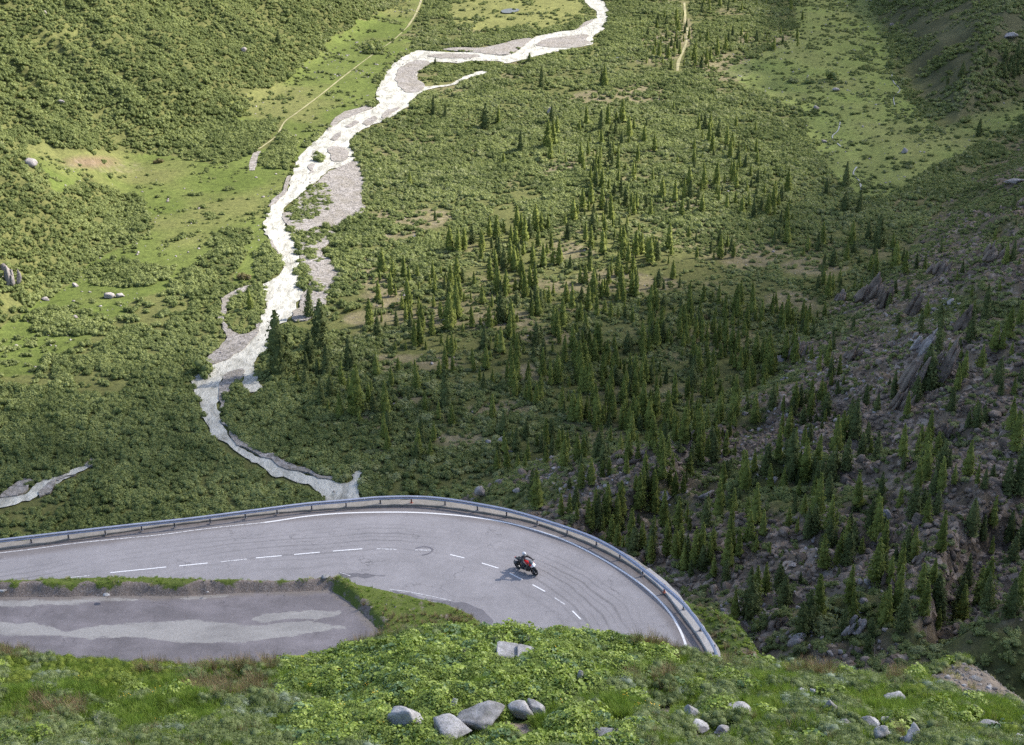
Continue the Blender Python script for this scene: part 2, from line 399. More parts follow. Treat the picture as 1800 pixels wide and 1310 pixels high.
HEATH = [(1040,178,42,22),(1130,165,60,20),(1150,85,50,34),(1200,60,26,30),(1270,120,60,30),(1350,70,60,20),(700,400,60,30),(760,385,40,20),(650,480,40,34),(690,520,46,20),(1080,490,75,22),
 (990,505,60,14),(700,560,60,18),(1000,440,50,18),(650,560,40,20),(760,640,70,18),(660,740,46,18),(720,700,50,16),(1000,300,60,22),(1060,330,40,16),(1200,350,60,18),(880,560,80,20),(960,590,60,18),
 (760,560,60,22),(1320,450,70,26),(1430,470,60,20),(150,285,36,10),(210,295,44,9),(1140,500,60,18),(700,640,60,16),(940,660,60,16),(880,720,70,16),(800,770,60,14),(660,780,20,20),(1260,330,40,16),(1390,530,60,20)]
def masks(x, y, z):
    """weights in layout space with wobbling edges"""
    px, py, t = project(x, y, z)
    w1 = (fbm(x, y, 14, 3, 101)-0.5)*34; w2 = (fbm(x, y, 14, 3, 107)-0.5)*22
    qx = px+w1; qy = py+w2
    m1 = (inpoly(qx, qy, MEAD1) | inpoly(qx, qy, MEAD1B)) & (y > 280); m2 = inpoly(qx, qy, MEAD2) & (y > 280); m3 = inpoly(qx, qy, MEAD3) & (y > 280)
    cl = np.zeros(px.shape, bool)
    for c in CLUMPS: cl |= inpoly(px+w1*0.3, py+w2*0.3, c)
    h = np.zeros(px.shape)
    for cx, cy, a, b in HEATH:
        h = np.maximum(h, 1-((qx-cx)/a)**2-((qy-cy)/b)**2)
    dR, sR = sdist(x, y, hillR); rock = sstep(-5, 45, dR*sR+30*(fbm(x, y, 40, 3, 111)-0.5))
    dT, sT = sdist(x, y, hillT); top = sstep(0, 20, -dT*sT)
    rv = inpoly(px, py, RIV) | inpoly(px, py, SRIV)
    for b_ in BARS+SBARS: rv |= inpoly(px, py, b_)
    isl = np.zeros(px.shape, bool)
    for b_ in ISLES: isl |= inpoly(px, py, b_)
    rv0 = rv.copy()
    for dy in (4, 8, 12):
        q_ = inpoly(px, py-dy, RIV) | inpoly(px, py-dy, SRIV)
        rv |= q_ & (dy < 2.6*FPX/np.maximum(t, 1)*0.8)
    rv &= ~isl
    far = y > 125
    return dict(px=px, py=py, t=t, m1=m1 & far, m2=m2 & far, m3=m3 & far, cl=cl & far, heath=np.clip(h*2.2, 0, 1)*far, rock=rock*far*(1-top), top=top*far, riv=rv & far, isl=isl & far)

# ------------------------------------------------------------------ ground sheet
G_px = None
def build_ground():
    x = GX.ravel(); y = GY.ravel(); z = GZ.ravel()
    M = masks(x, y, z)
    def c(*v): return np.array(v, float)
    n1 = fbm(x, y, 30, 4, 201)[:, None]; n2 = fbm(x, y, 6, 3, 203)[:, None]
    col = c(.095, .100, .036)*(0.7+0.6*n1)                      # undergrowth
    heath = c(.155, .135, .075)*(0.75+0.5*n2); 
    patch = sstep(0.56, 0.68, fbm(x, y, 22, 4, 207))*(M['px'] > 620)
    a = np.maximum(M['heath']*0.8, patch*0.65)[:, None]; col = col*(1-a)+heath*a
    g1 = c(.072, .100, .022)*n1+c(.110, .130, .038)*(1-n1); g1 = g1*(0.8+0.4*n2)
    yel = sstep(0.5, 0.75, fbm(x, y, 40, 3, 211))[:, None]; g1 = g1*(1-yel*0.6)+c(.14, .135, .055)*yel*0.6
    a = (M['m1'])[:, None]*1.0; col = col*(1-a)+g1*a
    brown = np.clip(1-((M['px']-160)/60)**2-((M['py']-285)/14)**2, 0, 1)[:, None]; col = col*(1-brown)+c(.15, .11, .07)*brown
    g2 = c(.15, .155, .055)*(0.8+0.4*n2)
    a = M['m2'][:, None]*1.0; col = col*(1-a)+g2*a
    g3 = (c(.115, .150, .040)*n1*1.2+c(.15, .155, .060)*(1-n1))*(0.8+0.4*n2)
    a = M['m3'][:, None]*1.0; col = col*(1-a)+g3*a
    rk = M['rock']; rkv = (rk*sstep(0.33, 0.55, fbm(x, y, 26, 4, 215)))[:, None]
    col = col*(1-rkv)+c(.145, .112, .078)*(0.6+0.8*n2)*rkv
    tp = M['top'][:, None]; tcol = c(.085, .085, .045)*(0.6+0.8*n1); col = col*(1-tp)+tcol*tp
    near = (y < 125) | ((z > -60) & (y < 135))
    nc = c(.075, .105, .028)*(0.7+0.6*n2); soil = c(.13, .105, .08)
    s = sstep(0.55, 0.7, fbm(x, y, 1.8, 3, 221))[:, None]; nc = nc*(1-s)+soil*s
    spur = inpoly(M['px']+(fbm(x, y, 1.2, 2, 231)-.5)*34, M['py']+(fbm(x, y, 1.2, 2, 232)-.5)*16, SPUR) & (y > 40) & (y < 70)
    nc = np.where(spur[:, None], c(.165, .142, .125)*(0.85+0.3*n2), nc)
    bare = np.zeros(len(x), bool)
    for q in BAREP: bare |= inpoly(M['px'], M['py'], q)
    bare &= y < 70
    nc = np.where(bare[:, None], c(.30, .25, .23)*(0.8+0.4*n2), nc)
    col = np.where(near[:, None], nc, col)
    rockw = np.where(near, spur*0.6+bare*0.5, rkv[:, 0]*1.0+M['heath']*0.25)
    nr = len(ROWS); idx = np.arange(nr*NC).reshape(nr, NC)
    Q = np.stack([idx[:-1, :-1], idx[:-1, 1:], idx[1:, 1:], idx[1:, :-1]], -1).reshape(-1, 4)
    m, t, b = new_mat("ground_cover")
    at = N(t, "ShaderNodeAttribute", attribute_name="tint"); rw = N(t, "ShaderNodeAttribute", attribute_name="stony")
    pos = geo_pos(t)
    f1 = noise(t, 0.55, 6, 0.7, pos); f2 = noise(t, 4.0, 4, 0.7, pos)
    c1 = mixc(t, 1.0, at.outputs["Color"], ramp(t, f1, [(0.25, (0.5, 0.5, 0.5)), (0.5, (1, 1, 1)), (0.75, (1.5, 1.45, 1.35))]), 'MULTIPLY')
    c1 = mixc(t, 1.0, c1, ramp(t, f2, [(0.3, (0.7, 0.72, 0.7)), (0.7, (1.3, 1.27, 1.25))]), 'MULTIPLY')
    vo = N(t, "ShaderNodeTexVoronoi", feature='F1'); vo.inputs["Scale"].default_value = 0.55; vo.inputs["Randomness"].default_value = 1; t.links.new(pos, vo.inputs["Vector"])
    sg = N(t, "ShaderNodeSeparateColor"); t.links.new(vo.outputs["Color"], sg.inputs[0]); st = ramp(t, sg.outputs[0], [(0.0, (0.085, 0.064, 0.045)), (0.5, (0.17, 0.130, 0.100)), (1.0, (0.34, 0.275, 0.225))])
    stf = mth(t, 'MULTIPLY', rw.outputs["Fac"], ramp(t, noise(t, 0.22, 5, 0.7, pos), [(0.42, (0, 0, 0)), (0.56, (1, 1, 1))]))
    c1 = mixc(t, stf, c1, st)
    t.links.new(c1, b.inputs["Base Color"]); b.inputs["Roughness"].default_value = 0.95; b.inputs["Specular IOR Level"].default_value = 0.1
    hh = mth(t, 'ADD', mth(t, 'MULTIPLY', f1, 0.6), mth(t, 'MULTIPLY', mth(t, 'MULTIPLY', vo.outputs["Distance"], rw.outputs["Fac"]), 1.0))
    bump(t, b, hh, 0.9, 0.9)
    o = quads_np("ground", np.stack([x, y, z], 1), Q, m, smooth=True)
    ca = o.data.attributes.new("tint", 'FLOAT_COLOR', 'POINT'); ca.data.foreach_set("color", np.hstack([col, np.ones((len(x), 1))]).astype(np.float32).ravel())
    ra = o.data.attributes.new("stony", 'FLOAT', 'POINT'); ra.data.foreach_set("value", rockw.astype(np.float32))
    tag(o, kind='structure')
SPUR = [(1612,1188),(1640,1182),(1690,1162),(1720,1170),(1752,1190),(1800,1215),(1840,1240),(1840,1262),(1770,1238),(1700,1226),(1650,1208)]
BAREP = [[(780,1238),(805,1232),(812,1250),(790,1252)],[(1012,1188),(1026,1182),(1026,1205),(1010,1206)],[(1060,1272),(1105,1268),(1110,1282),(1075,1290)],[(1190,1295),(1290,1290),(1290,1310),(1180,1310)],
 [(880,1270),(935,1272),(945,1310),(900,1310)],[(1130,1240),(1200,1250),(1180,1262),(1120,1252)],[(960,1228),(1010,1222),(1020,1238),(950,1240)]]
build_ground()

# ------------------------------------------------------------------ flat sheets
def flat_sheet(name, poly_px, z, m, plane=None, n=5, jit=0.0, closed_smooth=True, thick=0.0, seed=1, fine=False):
    p = smooth_line(poly_px, n, True) if closed_smooth else np.array(poly_px, float)
    x, y, t = on_plane(p[:, 0], p[:, 1], plane if plane is not None else z)
    if jit:
        x = x+jit*(fbm(x*1.0, y*1.0, jit*2.5, 3, seed)-0.5)*2; y = y+jit*(fbm(x+55, y+31, jit*2.5, 3, seed+5)-0.5)*2.4
    if fine:
        y = y+0.30*(fbm(x, y, 0.5, 3, seed+9)-0.5)
    V = [Vector((a, b, z)) for a, b in zip(x, y)]
    tris = geometry.tessellate_polygon([V])
    n_ = len(V); F = []
    for a, b, c in tris:
        nrm = (V[b]-V[a]).cross(V[c]-V[a]).z
        F.append((a, b, c) if nrm > 0 else (a, c, b))
    if thick:
        V += [v+Vector((0, 0, -thick)) for v in V[:n_]]
        F += [(i, (i+1) % n_, n_+(i+1) % n_, n_+i) for i in range(n_)]
    return mesh_obj(name, V, F, m)

def water_mat():
    m, t, b = new_mat("glacial_water")
    pos = geo_pos(t)
    mp = N(t, "ShaderNodeMapping"); mp.inputs["Scale"].default_value = (0.7, 0.30, 1.0); mp.inputs["Rotation"].default_value = (0, 0, 0.5); t.links.new(pos, mp.inputs[0])
    n1 = noise(t, 0.45, 6, 0.7, mp.outputs[0], 0.6); n2 = noise(t, 1.6, 4, 0.7, mp.outputs[0], 0.8); n0 = noise(t, 0.03, 2, 0.5, pos)
    c = ramp(t, n1, [(0.30, (0.17, 0.16, 0.13)), (0.43, (0.32, 0.305, 0.265)), (0.57, (0.47, 0.452, 0.40))])
    c = mixc(t, ramp(t, n2, [(0.34, (0.55, 0.55, 0.55)), (0.46, (0, 0, 0))]), c, (0.21, 0.215, 0.185))
    t.links.new(c, b.inputs["Base Color"]); b.inputs["Roughness"].default_value = 0.55; b.inputs["Specular IOR Level"].default_value = 0.25
    bump(t, b, mth(t, 'ADD', n1, n2), 0.8, 0.5); return m
WATER = water_mat()
def gravel_mat():
    m, t, b = new_mat("river_gravel")
    pos = geo_pos(t)
    vo = N(t, "ShaderNodeTexVoronoi", feature='F1'); vo.inputs["Scale"].default_value = 1.3; t.links.new(pos, vo.inputs["Vector"])
    g = N(t, "ShaderNodeSeparateColor"); t.links.new(vo.outputs["Color"], g.inputs[0])
    n1 = noise(t, 0.12, 5, 0.65, pos); n2 = noise(t, 5, 3, 0.7, pos)
    c = ramp(t, g.outputs[0], [(0.0, (0.12, 0.11, 0.10)), (0.4, (0.23, 0.21, 0.195)), (1.0, (0.36, 0.33, 0.31))])
    c = mixc(t, ramp(t, n1, [(0.4, (0, 0, 0)), (0.62, (0.5, 0.5, 0.5))]), c, (0.19, 0.165, 0.125))
    c = mixc(t, ramp(t, n2, [(0.3, (0.5, 0.5, 0.5)), (0.5, (0, 0, 0))]), c, (0.16, 0.15, 0.145))
    t.links.new(c, b.inputs["Base Color"]); b.inputs["Roughness"].default_value = 0.95; b.inputs["Specular IOR Level"].default_value = 0.15
    bump(t, b, mth(t, 'ADD', mth(t, 'MULTIPLY', vo.outputs["Distance"], -0.7), n2), 0.9, 0.25); return m
GRAVEL = gravel_mat()
tag(flat_sheet("river", RIV, ZV, WATER, n=5, jit=1.4, seed=3), kind='structure')
tag(flat_sheet("stream", SRIV, ZV, WATER, n=4, jit=1.0, seed=5), kind='structure')
for i, bpoly in enumerate(BARS+SBARS):
    tag(flat_sheet("gravel_bar", bpoly, ZV+0.22+0.004*i, GRAVEL, plane=ZV, n=4, jit=1.6, thick=0.5, seed=20+i), kind='structure')
PONDM = plain_mat("still_water", (0.20, 0.22, 0.24), 0.08)
for pd in ([(882,18),(895,15),(912,16),(910,20),(895,23),(883,22)], [(1072,102),(1085,100),(1096,103),(1090,107),(1076,106)]):
    X_, Y_, Z_, _ = hit([np.mean([p[0] for p in pd])], [np.mean([p[1] for p in pd])])
    tag(flat_sheet("pond", pd, float(Z_[0])+0.25, PONDM, n=4), kind='structure')
GROUNDTRACK = plain_mat("track_dirt", (0.25, 0.23, 0.13), 0.95, spec=0.1, vary=0.25, scale=0.2)
RILL = plain_mat("rill_water", (0.26, 0.26, 0.25), 0.4, vary=0.3, scale=0.5)
def ribbon_on_ground(name, pts, wd, m, lift=0.12, seed=1):
    p = smooth_line(pts, 8); x, y, z, t = hit(p[:, 0], p[:, 1])
    V = []; F = []
    for i in range(len(x)):
        j = min(i+1, len(x)-1); k = max(i-1, 0)
        d = Vector((x[j]-x[k], y[j]-y[k])); d = d.normalized() if d.length > 1e-6 else Vector((1, 0)); n = Vector((-d.y, d.x))
        ww = wd*(0.55+0.9*float(fbm(x[i], y[i], 9, 2, seed)))
        for s in (-0.5, 0.5):
            a, b_ = x[i]+n.x*ww*s, y[i]+n.y*ww*s
            V.append((a, b_, float(Hi(a, b_))+lift))
        if i: F.append((2*i-2, 2*i-1, 2*i+1, 2*i))
    o = mesh_obj(name, V, F, m); tag(o, kind='structure'); return o
ribbon_on_ground("path", [(742,-8),(738,8),(728,30),(716,48)], 1.5, GROUNDTRACK)
ribbon_on_ground("path", [(716,48),(690,72),(650,100),(600,138),(560,170),(520,200),(500,215),(485,240),(455,262)], 0.8, GROUNDTRACK)
ribbon_on_ground("path", [(1203,5),(1205,35),(1209,60),(1203,85),(1193,108),(1191,125)], 1.7, GROUNDTRACK)
ribbon_on_ground("path", [(452,266),(446,282),(443,300)], 3.0, GRAVEL)
ribbon_on_ground("stream", [(1567,128),(1571,145),(1582,158),(1571,172),(1573,186)], 0.5, RILL, 0.2, 3)
ribbon_on_ground("stream", [(1477,215),(1473,230),(1463,242),(1478,258)], 0.6, RILL, 0.2, 4)
ribbon_on_ground("stream", [(1506,294),(1500,306),(1511,320),(1515,338)], 0.7, RILL, 0.2, 5)
ribbon_on_ground("stream", [(653,400),(655,415),(651,432)], 0.8, RILL, 0.2, 6)
ribbon_on_ground("stream", [(655,790),(658,800),(652,815)], 0.8, RILL, 0.2, 6)

# ------------------------------------------------------------------ road
def asphalt_mat(name, base, tracks=True):
    m, t, b = new_mat(name)
    pos = geo_pos(t)
    lat = N(t, "ShaderNodeAttribute", attribute_name="lat").outputs["Fac"]
    n1 = noise(t, 0.35, 5, 0.6, pos); n2 = noise(t, 30, 3, 0.8, pos); n3 = noise(t, 2.2, 4, 0.65, pos)
    c = ramp(t, n1, [(0.3, gv(base, 0.88 if tracks else 0.72)), (0.7, gv(base, 1.1 if tracks else 1.22))])
    c = mixc(t, 1.0, c, ramp(t, n2, [(0.25, (0.72, 0.72, 0.72)), (0.75, (1.28, 1.28, 1.28))]), 'MULTIPLY')
    c = mixc(t, 1.0, c, ramp(t, n3, [(0.3, (0.92, 0.92, 0.92)), (0.7, (1.07, 1.07, 1.07))]), 'MULTIPLY')
    if tracks:
        ww = noise(t, 0.12, 3, 0.5, pos)
        la = mth(t, 'ADD', lat, mth(t, 'MULTIPLY', mth(t, 'SUBTRACT', ww, 0.5), 2.2))
        cv = N(t, "ShaderNodeCombineXYZ"); t.links.new(mth(t, 'MULTIPLY', la, 1.0), cv.inputs[0])
        stops = [(0.0, (0,)*3)]
        for l, v, h in ((2.9, .45, .16), (3.5, .7, .12), (4.25, .95, .16), (4.75, .6, .10), (5.35, .9, .14), (5.95, .5, .10), (6.6, .8, .15), (7.3, .45, .12), (8.4, .35, .2)):
            stops += [((l-h)/14, (0.10,)*3), (l/14, (v,)*3), ((l+h)/14, (0.10,)*3)]
        stops += [(0.64, (0,)*3)]
        lanes = ramp(t, mth(t, 'DIVIDE', la, 14.0), stops)
        fine_ = noise(t, 3.0, 3, 0.6, pos)
        stm = mth(t, 'MULTIPLY', mth(t, 'MULTIPLY', lanes, ramp(t, noise(t, 0.09, 4, 0.6, pos), [(0.36, (0.15,)*3), (0.56, (1.0,)*3)])), ramp(t, fine_, [(0.25, (0.5,)*3), (0.6, (1,)*3)]))
        c = mixc(t, stm, c, gv(base, 0.50))
        edge = ramp(t, mth(t, 'DIVIDE', lat, 14.0), [(0.0, (0.9,)*3), (0.02, (0.95,)*3), (0.035, (0.65,)*3), (0.08, (0.55,)*3), (0.12, (0.0,)*3)])
        c = mixc(t, mth(t, 'MULTIPLY', edge, mth(t, 'ADD', n3, 0.35)), c, (0.105, 0.085, 0.075))
    # cracks
    wp = N(t, "ShaderNodeVectorMath", operation='ADD'); t.links.new(pos, wp.inputs[0])
    nz = N(t, "ShaderNodeTexNoise"); nz.inputs["Scale"].default_value = 0.9; nz.inputs["Detail"].default_value = 4; t.links.new(pos, nz.inputs["Vector"])
    sc_ = N(t, "ShaderNodeVectorMath", operation='SCALE'); sc_.inputs["Scale"].default_value = 2.2; t.links.new(nz.outputs["Color"], sc_.inputs[0]); t.links.new(sc_.outputs[0], wp.inputs[1])
    vo = N(t, "ShaderNodeTexVoronoi", feature='DISTANCE_TO_EDGE'); vo.inputs["Scale"].default_value = 0.33; t.links.new(wp.outputs[0], vo.inputs["Vector"])
    cr = ramp(t, vo.outputs[0], [(0.0, (1, 1, 1)), (0.009, (0.6,)*3), (0.016, (0, 0, 0))])
    crm = mth(t, 'MULTIPLY', cr, ramp(t, noise(t, 0.3, 3, 0.6, pos), [(0.50, (0, 0, 0)), (0.68, (0.75,)*3)]))
    c = mixc(t, crm, c, gv(base, 0.32))
    t.links.new(c, b.inputs["Base Color"]); b.inputs["Roughness"].default_value = 0.8; b.inputs["Specular IOR Level"].default_value = 0.3
    bump(t, b, mth(t, 'SUBTRACT', n2, crm), 0.3, 0.01)
    return m
ROADC = (0.248, 0.231, 0.236)
ASPH = asphalt_mat("worn_asphalt", ROADC)
def resample(pl, step):
    pl = np.asarray(pl); d = np.r_[0, np.cumsum(np.hypot(*(pl[1:]-pl[:-1]).T))]
    n = max(2, int(d[-1]/step)); s = np.linspace(0, d[-1], n+1)
    return np.stack([np.interp(s, d, pl[:, 0]), np.interp(s, d, pl[:, 1])], 1)
def offsets(pl):
    d = np.gradient(pl, axis=0); d /= np.linalg.norm(d, axis=1)[:, None]; return np.stack([-d[:, 1], d[:, 0]], 1), d   # left normal
def build_road():
    # clipped grid of cells that lie inside the bend
    ring = np.vstack([curb, [(9, 62), (-2, 60), (-4, 76)], inner[::-1]+np.array([0, -0.12])])
    V = [Vector((a, b, 0)) for a, b in ring]
    xs = np.arange(ring[:, 0].min(), ring[:, 0].max()+0.5, 0.5); ys = np.arange(58, ring[:, 1].max()+0.5, 0.5)
    gx, gy = np.meshgrid(xs, ys); ins = inpoly(gx, gy, ring)
    # interior cells plus a strip along the kerb
    st = resample(curb, 0.5); nl, _ = offsets(st)
    VV = []; FF = []; W = 6; lat = []
    return ring
ring = build_road()
def road_mesh(ring):
    bm = bmesh.new()
    vs = [bm.verts.new((a, b, 0)) for a, b in ring]
    f = bm.faces.new(vs)
    x0, x1 = ring[:, 0].min(), ring[:, 0].max(); y0, y1 = ring[:, 1].min(), ring[:, 1].max()
    for xv in np.arange(math.ceil(x0), x1, 1.0):
        bmesh.ops.bisect_plane(bm, geom=bm.verts[:]+bm.edges[:]+bm.faces[:], plane_co=(xv, 0, 0), plane_no=(1, 0, 0))
    for yv in np.arange(math.ceil(y0), y1, 1.0):
        bmesh.ops.bisect_plane(bm, geom=bm.verts[:]+bm.edges[:]+bm.faces[:], plane_co=(0, yv, 0), plane_no=(0, 1, 0))
    me = bpy.data.meshes.new("road"); bm.normal_update()
    for fc in bm.faces:
        if fc.normal.z < 0: fc.normal_flip()
    bm.to_mesh(me); bm.free(); return me
me = road_mesh(ring); me.materials.append(ASPH)
co = np.zeros(len(me.vertices)*3); me.vertices.foreach_get("co", co); co = co.reshape(-1, 3)
dl, _ = sdist(co[:, 0], co[:, 1], curb)
a_ = me.attributes.new("lat", 'FLOAT', 'POINT'); a_.data.foreach_set("value", dl.astype(np.float32))
road = bpy.data.objects.new("road", me); link(road); tag(road, kind='structure')

# car park beside the bend with pale and dark patches
ASPH2 = asphalt_mat("dark_asphalt", (0.145, 0.130, 0.138), False)
PALE = asphalt_mat("pale_asphalt_patch", (0.245, 0.232, 0.220), False)
PATCH = [[(-60,1094),(60,1096),(110,1108),(122,1109),(150,1104),(230,1096),(300,1092),(350,1090),(400,1096),(440,1101),(500,1095),(545,1092),(580,1098),(606,1104),(560,1110),(520,1116),(470,1122),(440,1130),(380,1130),(300,1127),(220,1120),(150,1121),(60,1117),(-60,1117)],
 [(440,1088),(470,1080),(500,1076),(590,1074),(594,1082),(560,1089),(520,1088),(480,1092),(455,1094)],
 [(-60,1057),(60,1055),(150,1052),(235,1052),(230,1056),(150,1058),(60,1065),(-60,1068)],
 [(310,1049),(330,1047),(395,1046),(390,1050),(340,1053)],[(-60,1094),(0,1094),(60,1096),(80,1097),(50,1100),(-60,1102)]]
def build_parking():
    xs = np.arange(-64, -1.0, 0.14); ys = np.arange(70.0, 93.5, 0.14); gx, gy = np.meshgrid(xs, ys)
    ins = inpoly(gx, gy, park); d, _ = sdist(gx, gy, park, True); keep = ins | (d < 0.12)
    pale = np.full(gx.shape, -1.5)
    for p in PATCH:
        q = P2(smooth_line(p, 3, True), Z_PARK); i_ = inpoly(gx, gy, q); dd, _ = sdist(gx, gy, q, True); pale = np.maximum(pale, np.where(i_, dd, -dd))
    edge = np.where(ins, d, 0)
    idx = np.arange(gx.size).reshape(gx.shape); kq = keep[:-1, :-1] & keep[1:, :-1] & keep[:-1, 1:] & keep[1:, 1:]
    Q = np.stack([idx[:-1, :-1], idx[:-1, 1:], idx[1:, 1:], idx[1:, :-1]], -1)[kq]; used = np.unique(Q); remap = -np.ones(gx.size, int); remap[used] = np.arange(len(used))
    m = asphalt_mat("old_car_park_asphalt", (0.170, 0.152, 0.158), False); t = m.node_tree; b = t.nodes["Principled BSDF"]; pos = geo_pos(t)
    base_link = b.inputs["Base Color"].links[0].from_socket
    pa = N(t, "ShaderNodeAttribute", attribute_name="pale").outputs["Fac"]; ed = N(t, "ShaderNodeAttribute", attribute_name="rim").outputs["Fac"]
    sq = N(t, "ShaderNodeMapping"); sq.inputs["Scale"].default_value = (0.45, 1.0, 1.0); t.links.new(pos, sq.inputs[0])
    n1 = noise(t, 1.3, 7, 0.72, sq.outputs[0]); n2 = noise(t, 7, 4, 0.7, pos); n3 = noise(t, 0.5, 4, 0.6, sq.outputs[0])
    f = mth(t, 'ADD', mth(t, 'MULTIPLY', pa, 0.9), mth(t, 'ADD', mth(t, 'MULTIPLY', mth(t, 'SUBTRACT', n1, 0.5), 1.5), 0.5))
    fr = ramp(t, f, [(0.44, (0, 0, 0)), (0.56, (1, 1, 1))])
    pc = ramp(t, n2, [(0.3, (0.245, 0.23, 0.216)), (0.6, (0.31, 0.293, 0.277)), (0.8, (0.365, 0.347, 0.328))])
    c = mixc(t, mth(t, 'MULTIPLY', fr, 0.9), base_link, pc)
    c = mixc(t, mth(t, 'MULTIPLY', ramp(t, n3, [(0.45, (0, 0, 0)), (0.65, (1, 1, 1))]), 0.35), c, (0.085, 0.076, 0.078))
    er = mth(t, 'ADD', mth(t, 'MULTIPLY', ed, 0.8), mth(t, 'MULTIPLY', mth(t, 'SUBTRACT', n1, 0.5), 1.6))
    c = mixc(t, ramp(t, er, [(0.05, (0.85,)*3), (0.5, (0, 0, 0))]), c, (0.17, 0.145, 0.125))
    t.links.new(c, b.inputs["Base Color"])
    V = np.stack([gx.ravel()[used], gy.ravel()[used], np.full(len(used), Z_PARK)+0.03*(fbm(gx.ravel()[used], gy.ravel()[used], 2.5, 3, 61)-0.5)], 1)
    o = quads_np("parking_area", V, remap[Q], m, smooth=True)
    for nm, arr in (("pale", pale), ("rim", edge)):
        at = o.data.attributes.new(nm, 'FLOAT', 'POINT'); at.data.foreach_set("value", arr.ravel()[used].astype(np.float32))
    tag(o, kind='structure')
build_parking()
DARKP = asphalt_mat("fresh_tar_patch", (0.15, 0.14, 0.15), False)
for i, p in enumerate([[(596,1008),(630,1006),(660,1009),(675,1013),(640,1014),(612,1016)], [(690,1040),(720,1045),(770,1055),(820,1062),(850,1075),(866,1092),(850,1100),(820,1080),(780,1062),(700,1046)]]):
    tag(flat_sheet("tar_patch", p, 0.004, DARKP, plane=0, n=5, jit=0.3, seed=70+i), kind='structure')

# painted markings
def paint_mat():
    m, t, b = new_mat("road_paint"); pos = geo_pos(t)
    n = noise(t, 9, 5, 0.75, pos)
    c = ramp(t, n, [(0.30, ROADC), (0.42, (0.62, 0.605, 0.61)), (0.7, (0.78, 0.765, 0.765))]); t.links.new(c, b.inputs["Base Color"]); b.inputs["Roughness"].default_value = 0.7; return m
def paint2_mat():
    m, t, b = new_mat("road_paint_worn"); pos = geo_pos(t)
    n = noise(t, 5, 5, 0.8, pos)
    c = ramp(t, n, [(0.43, ROADC), (0.52, (0.54, 0.525, 0.53)), (0.75, (0.68, 0.665, 0.67))]); t.links.new(c, b.inputs["Base Color"]); b.inputs["Roughness"].default_value = 0.7; return m
PAINT = paint_mat(); PAINTW = paint2_mat()
def strip(name, pl, wfun, z, m):
    n, d = offsets(pl); V = []; F = []
    for i, (p, nn) in enumerate(zip(pl, n)):
        w_ = wfun(i/(len(pl)-1))
        V += [(p[0]+nn[0]*w_/2, p[1]+nn[1]*w_/2, z), (p[0]-nn[0]*w_/2, p[1]-nn[1]*w_/2, z)]
        if i: F.append((2*i-2, 2*i-1, 2*i+1, 2*i))
    V = [Vector(v) for v in V]
    if ((V[1]-V[0]).cross(V[2]-V[0])).z < 0: F = [f[::-1] for f in F]
    return mesh_obj(name, V, F, m)
ln = resample(P2(smooth_line(LINE, 6), 0.0), 0.5)
k = int(len(ln)*0.40)
tag(strip("edge_line", ln[k:], lambda s: 0.17, 0.009, PAINT), kind='structure')
tag(strip("edge_line", ln[:k+1], lambda s: 0.12, 0.009, PAINTW), kind='structure')
for i, (a, b) in enumerate(DASH):
    pl = resample(P2([a, b], 0.0), 0.4)
    tag(strip("lane_dash", pl, lambda s: 0.12, 0.009, PAINTW if i in (0, 3, 7, 8, 13) else PAINT), kind='structure')
for seg in ([(683,1036),(715,1040),(750,1047),(792,1056)], [(598,1007),(606,1009),(616,1013)]):
    tag(strip("edge_line", resample(P2(seg, 0.0), 0.4), lambda s: 0.08, 0.013, PAINTW), kind='structure')
# rubber marks near the middle of the bend
RUB = plain_mat("rubber_mark", (0.13, 0.12, 0.135), 0.8, vary=0.3)
for seg in ([(731,964),(745,961),(757,963),(761,968),(752,974),(742,976)],):
    tag(strip("tyre_mark", resample(P2(smooth_line(seg, 4), 0.0), 0.3), lambda s: 0.12, 0.017, RUB), kind='structure')

# kerb and concrete walkway
def concrete_mat(name, c1, c2, grime):
    m, t, b = new_mat(name); pos = geo_pos(t)
    n = noise(t, 0.8, 6, 0.7, pos); n2 = noise(t, 12, 4, 0.7, pos)
    c = ramp(t, n, [(0.35, c1), (0.65, c2)]); c = mixc(t, ramp(t, n2, [(0.35, (0.7,)*3), (0.6, (0, 0, 0))]), c, grime)
    t.links.new(c, b.inputs["Base Color"]); b.inputs["Roughness"].default_value = 0.9; bump(t, b, n2, 0.4, 0.02); return m
CONC = concrete_mat("kerb_concrete", (0.20, 0.18, 0.16), (0.30, 0.27, 0.245), (0.14, 0.125, 0.10))
CONCW = concrete_mat("pale_concrete", (0.33, 0.31, 0.30), (0.42, 0.395, 0.385), (0.24, 0.22, 0.20))
def kerb(name, a, b, m):
    cb = resample(curb, 0.5); n, d = offsets(cb)
    i0, i1 = int(len(cb)*a), int(len(cb)*b)
    V = []; F = []
    for i in range(i0, i1):
        p = cb[i]; q = n[i]                                # left normal = outside
        jz = 0.02*math.sin(i*1.7)+0.015*rnd.random()
        prof = [(-0.02, -0.3), (0.0, 0.12+jz), (0.04, 0.15+jz), (0.78+0.12*rnd.random(), 0.13+jz*0.5), (0.95, -0.5)]
        V += [(p[0]+q[0]*o_, p[1]+q[1]*o_, h) for o_, h in prof]
        if i > i0:
            r = (i-i0)*5
            F += [(r-5+k_, r+k_, r+k_+1, r-5+k_+1) for k_ in range(4)]
    return mesh_obj(name, V, F, m)
NL, _ = offsets(resample(curb, 0.5))
tag(kerb("kerb", 0.0, 0.80, CONC), kind='structure'); tag(kerb("kerb", 0.797, 1.0, CONCW), kind='structure')

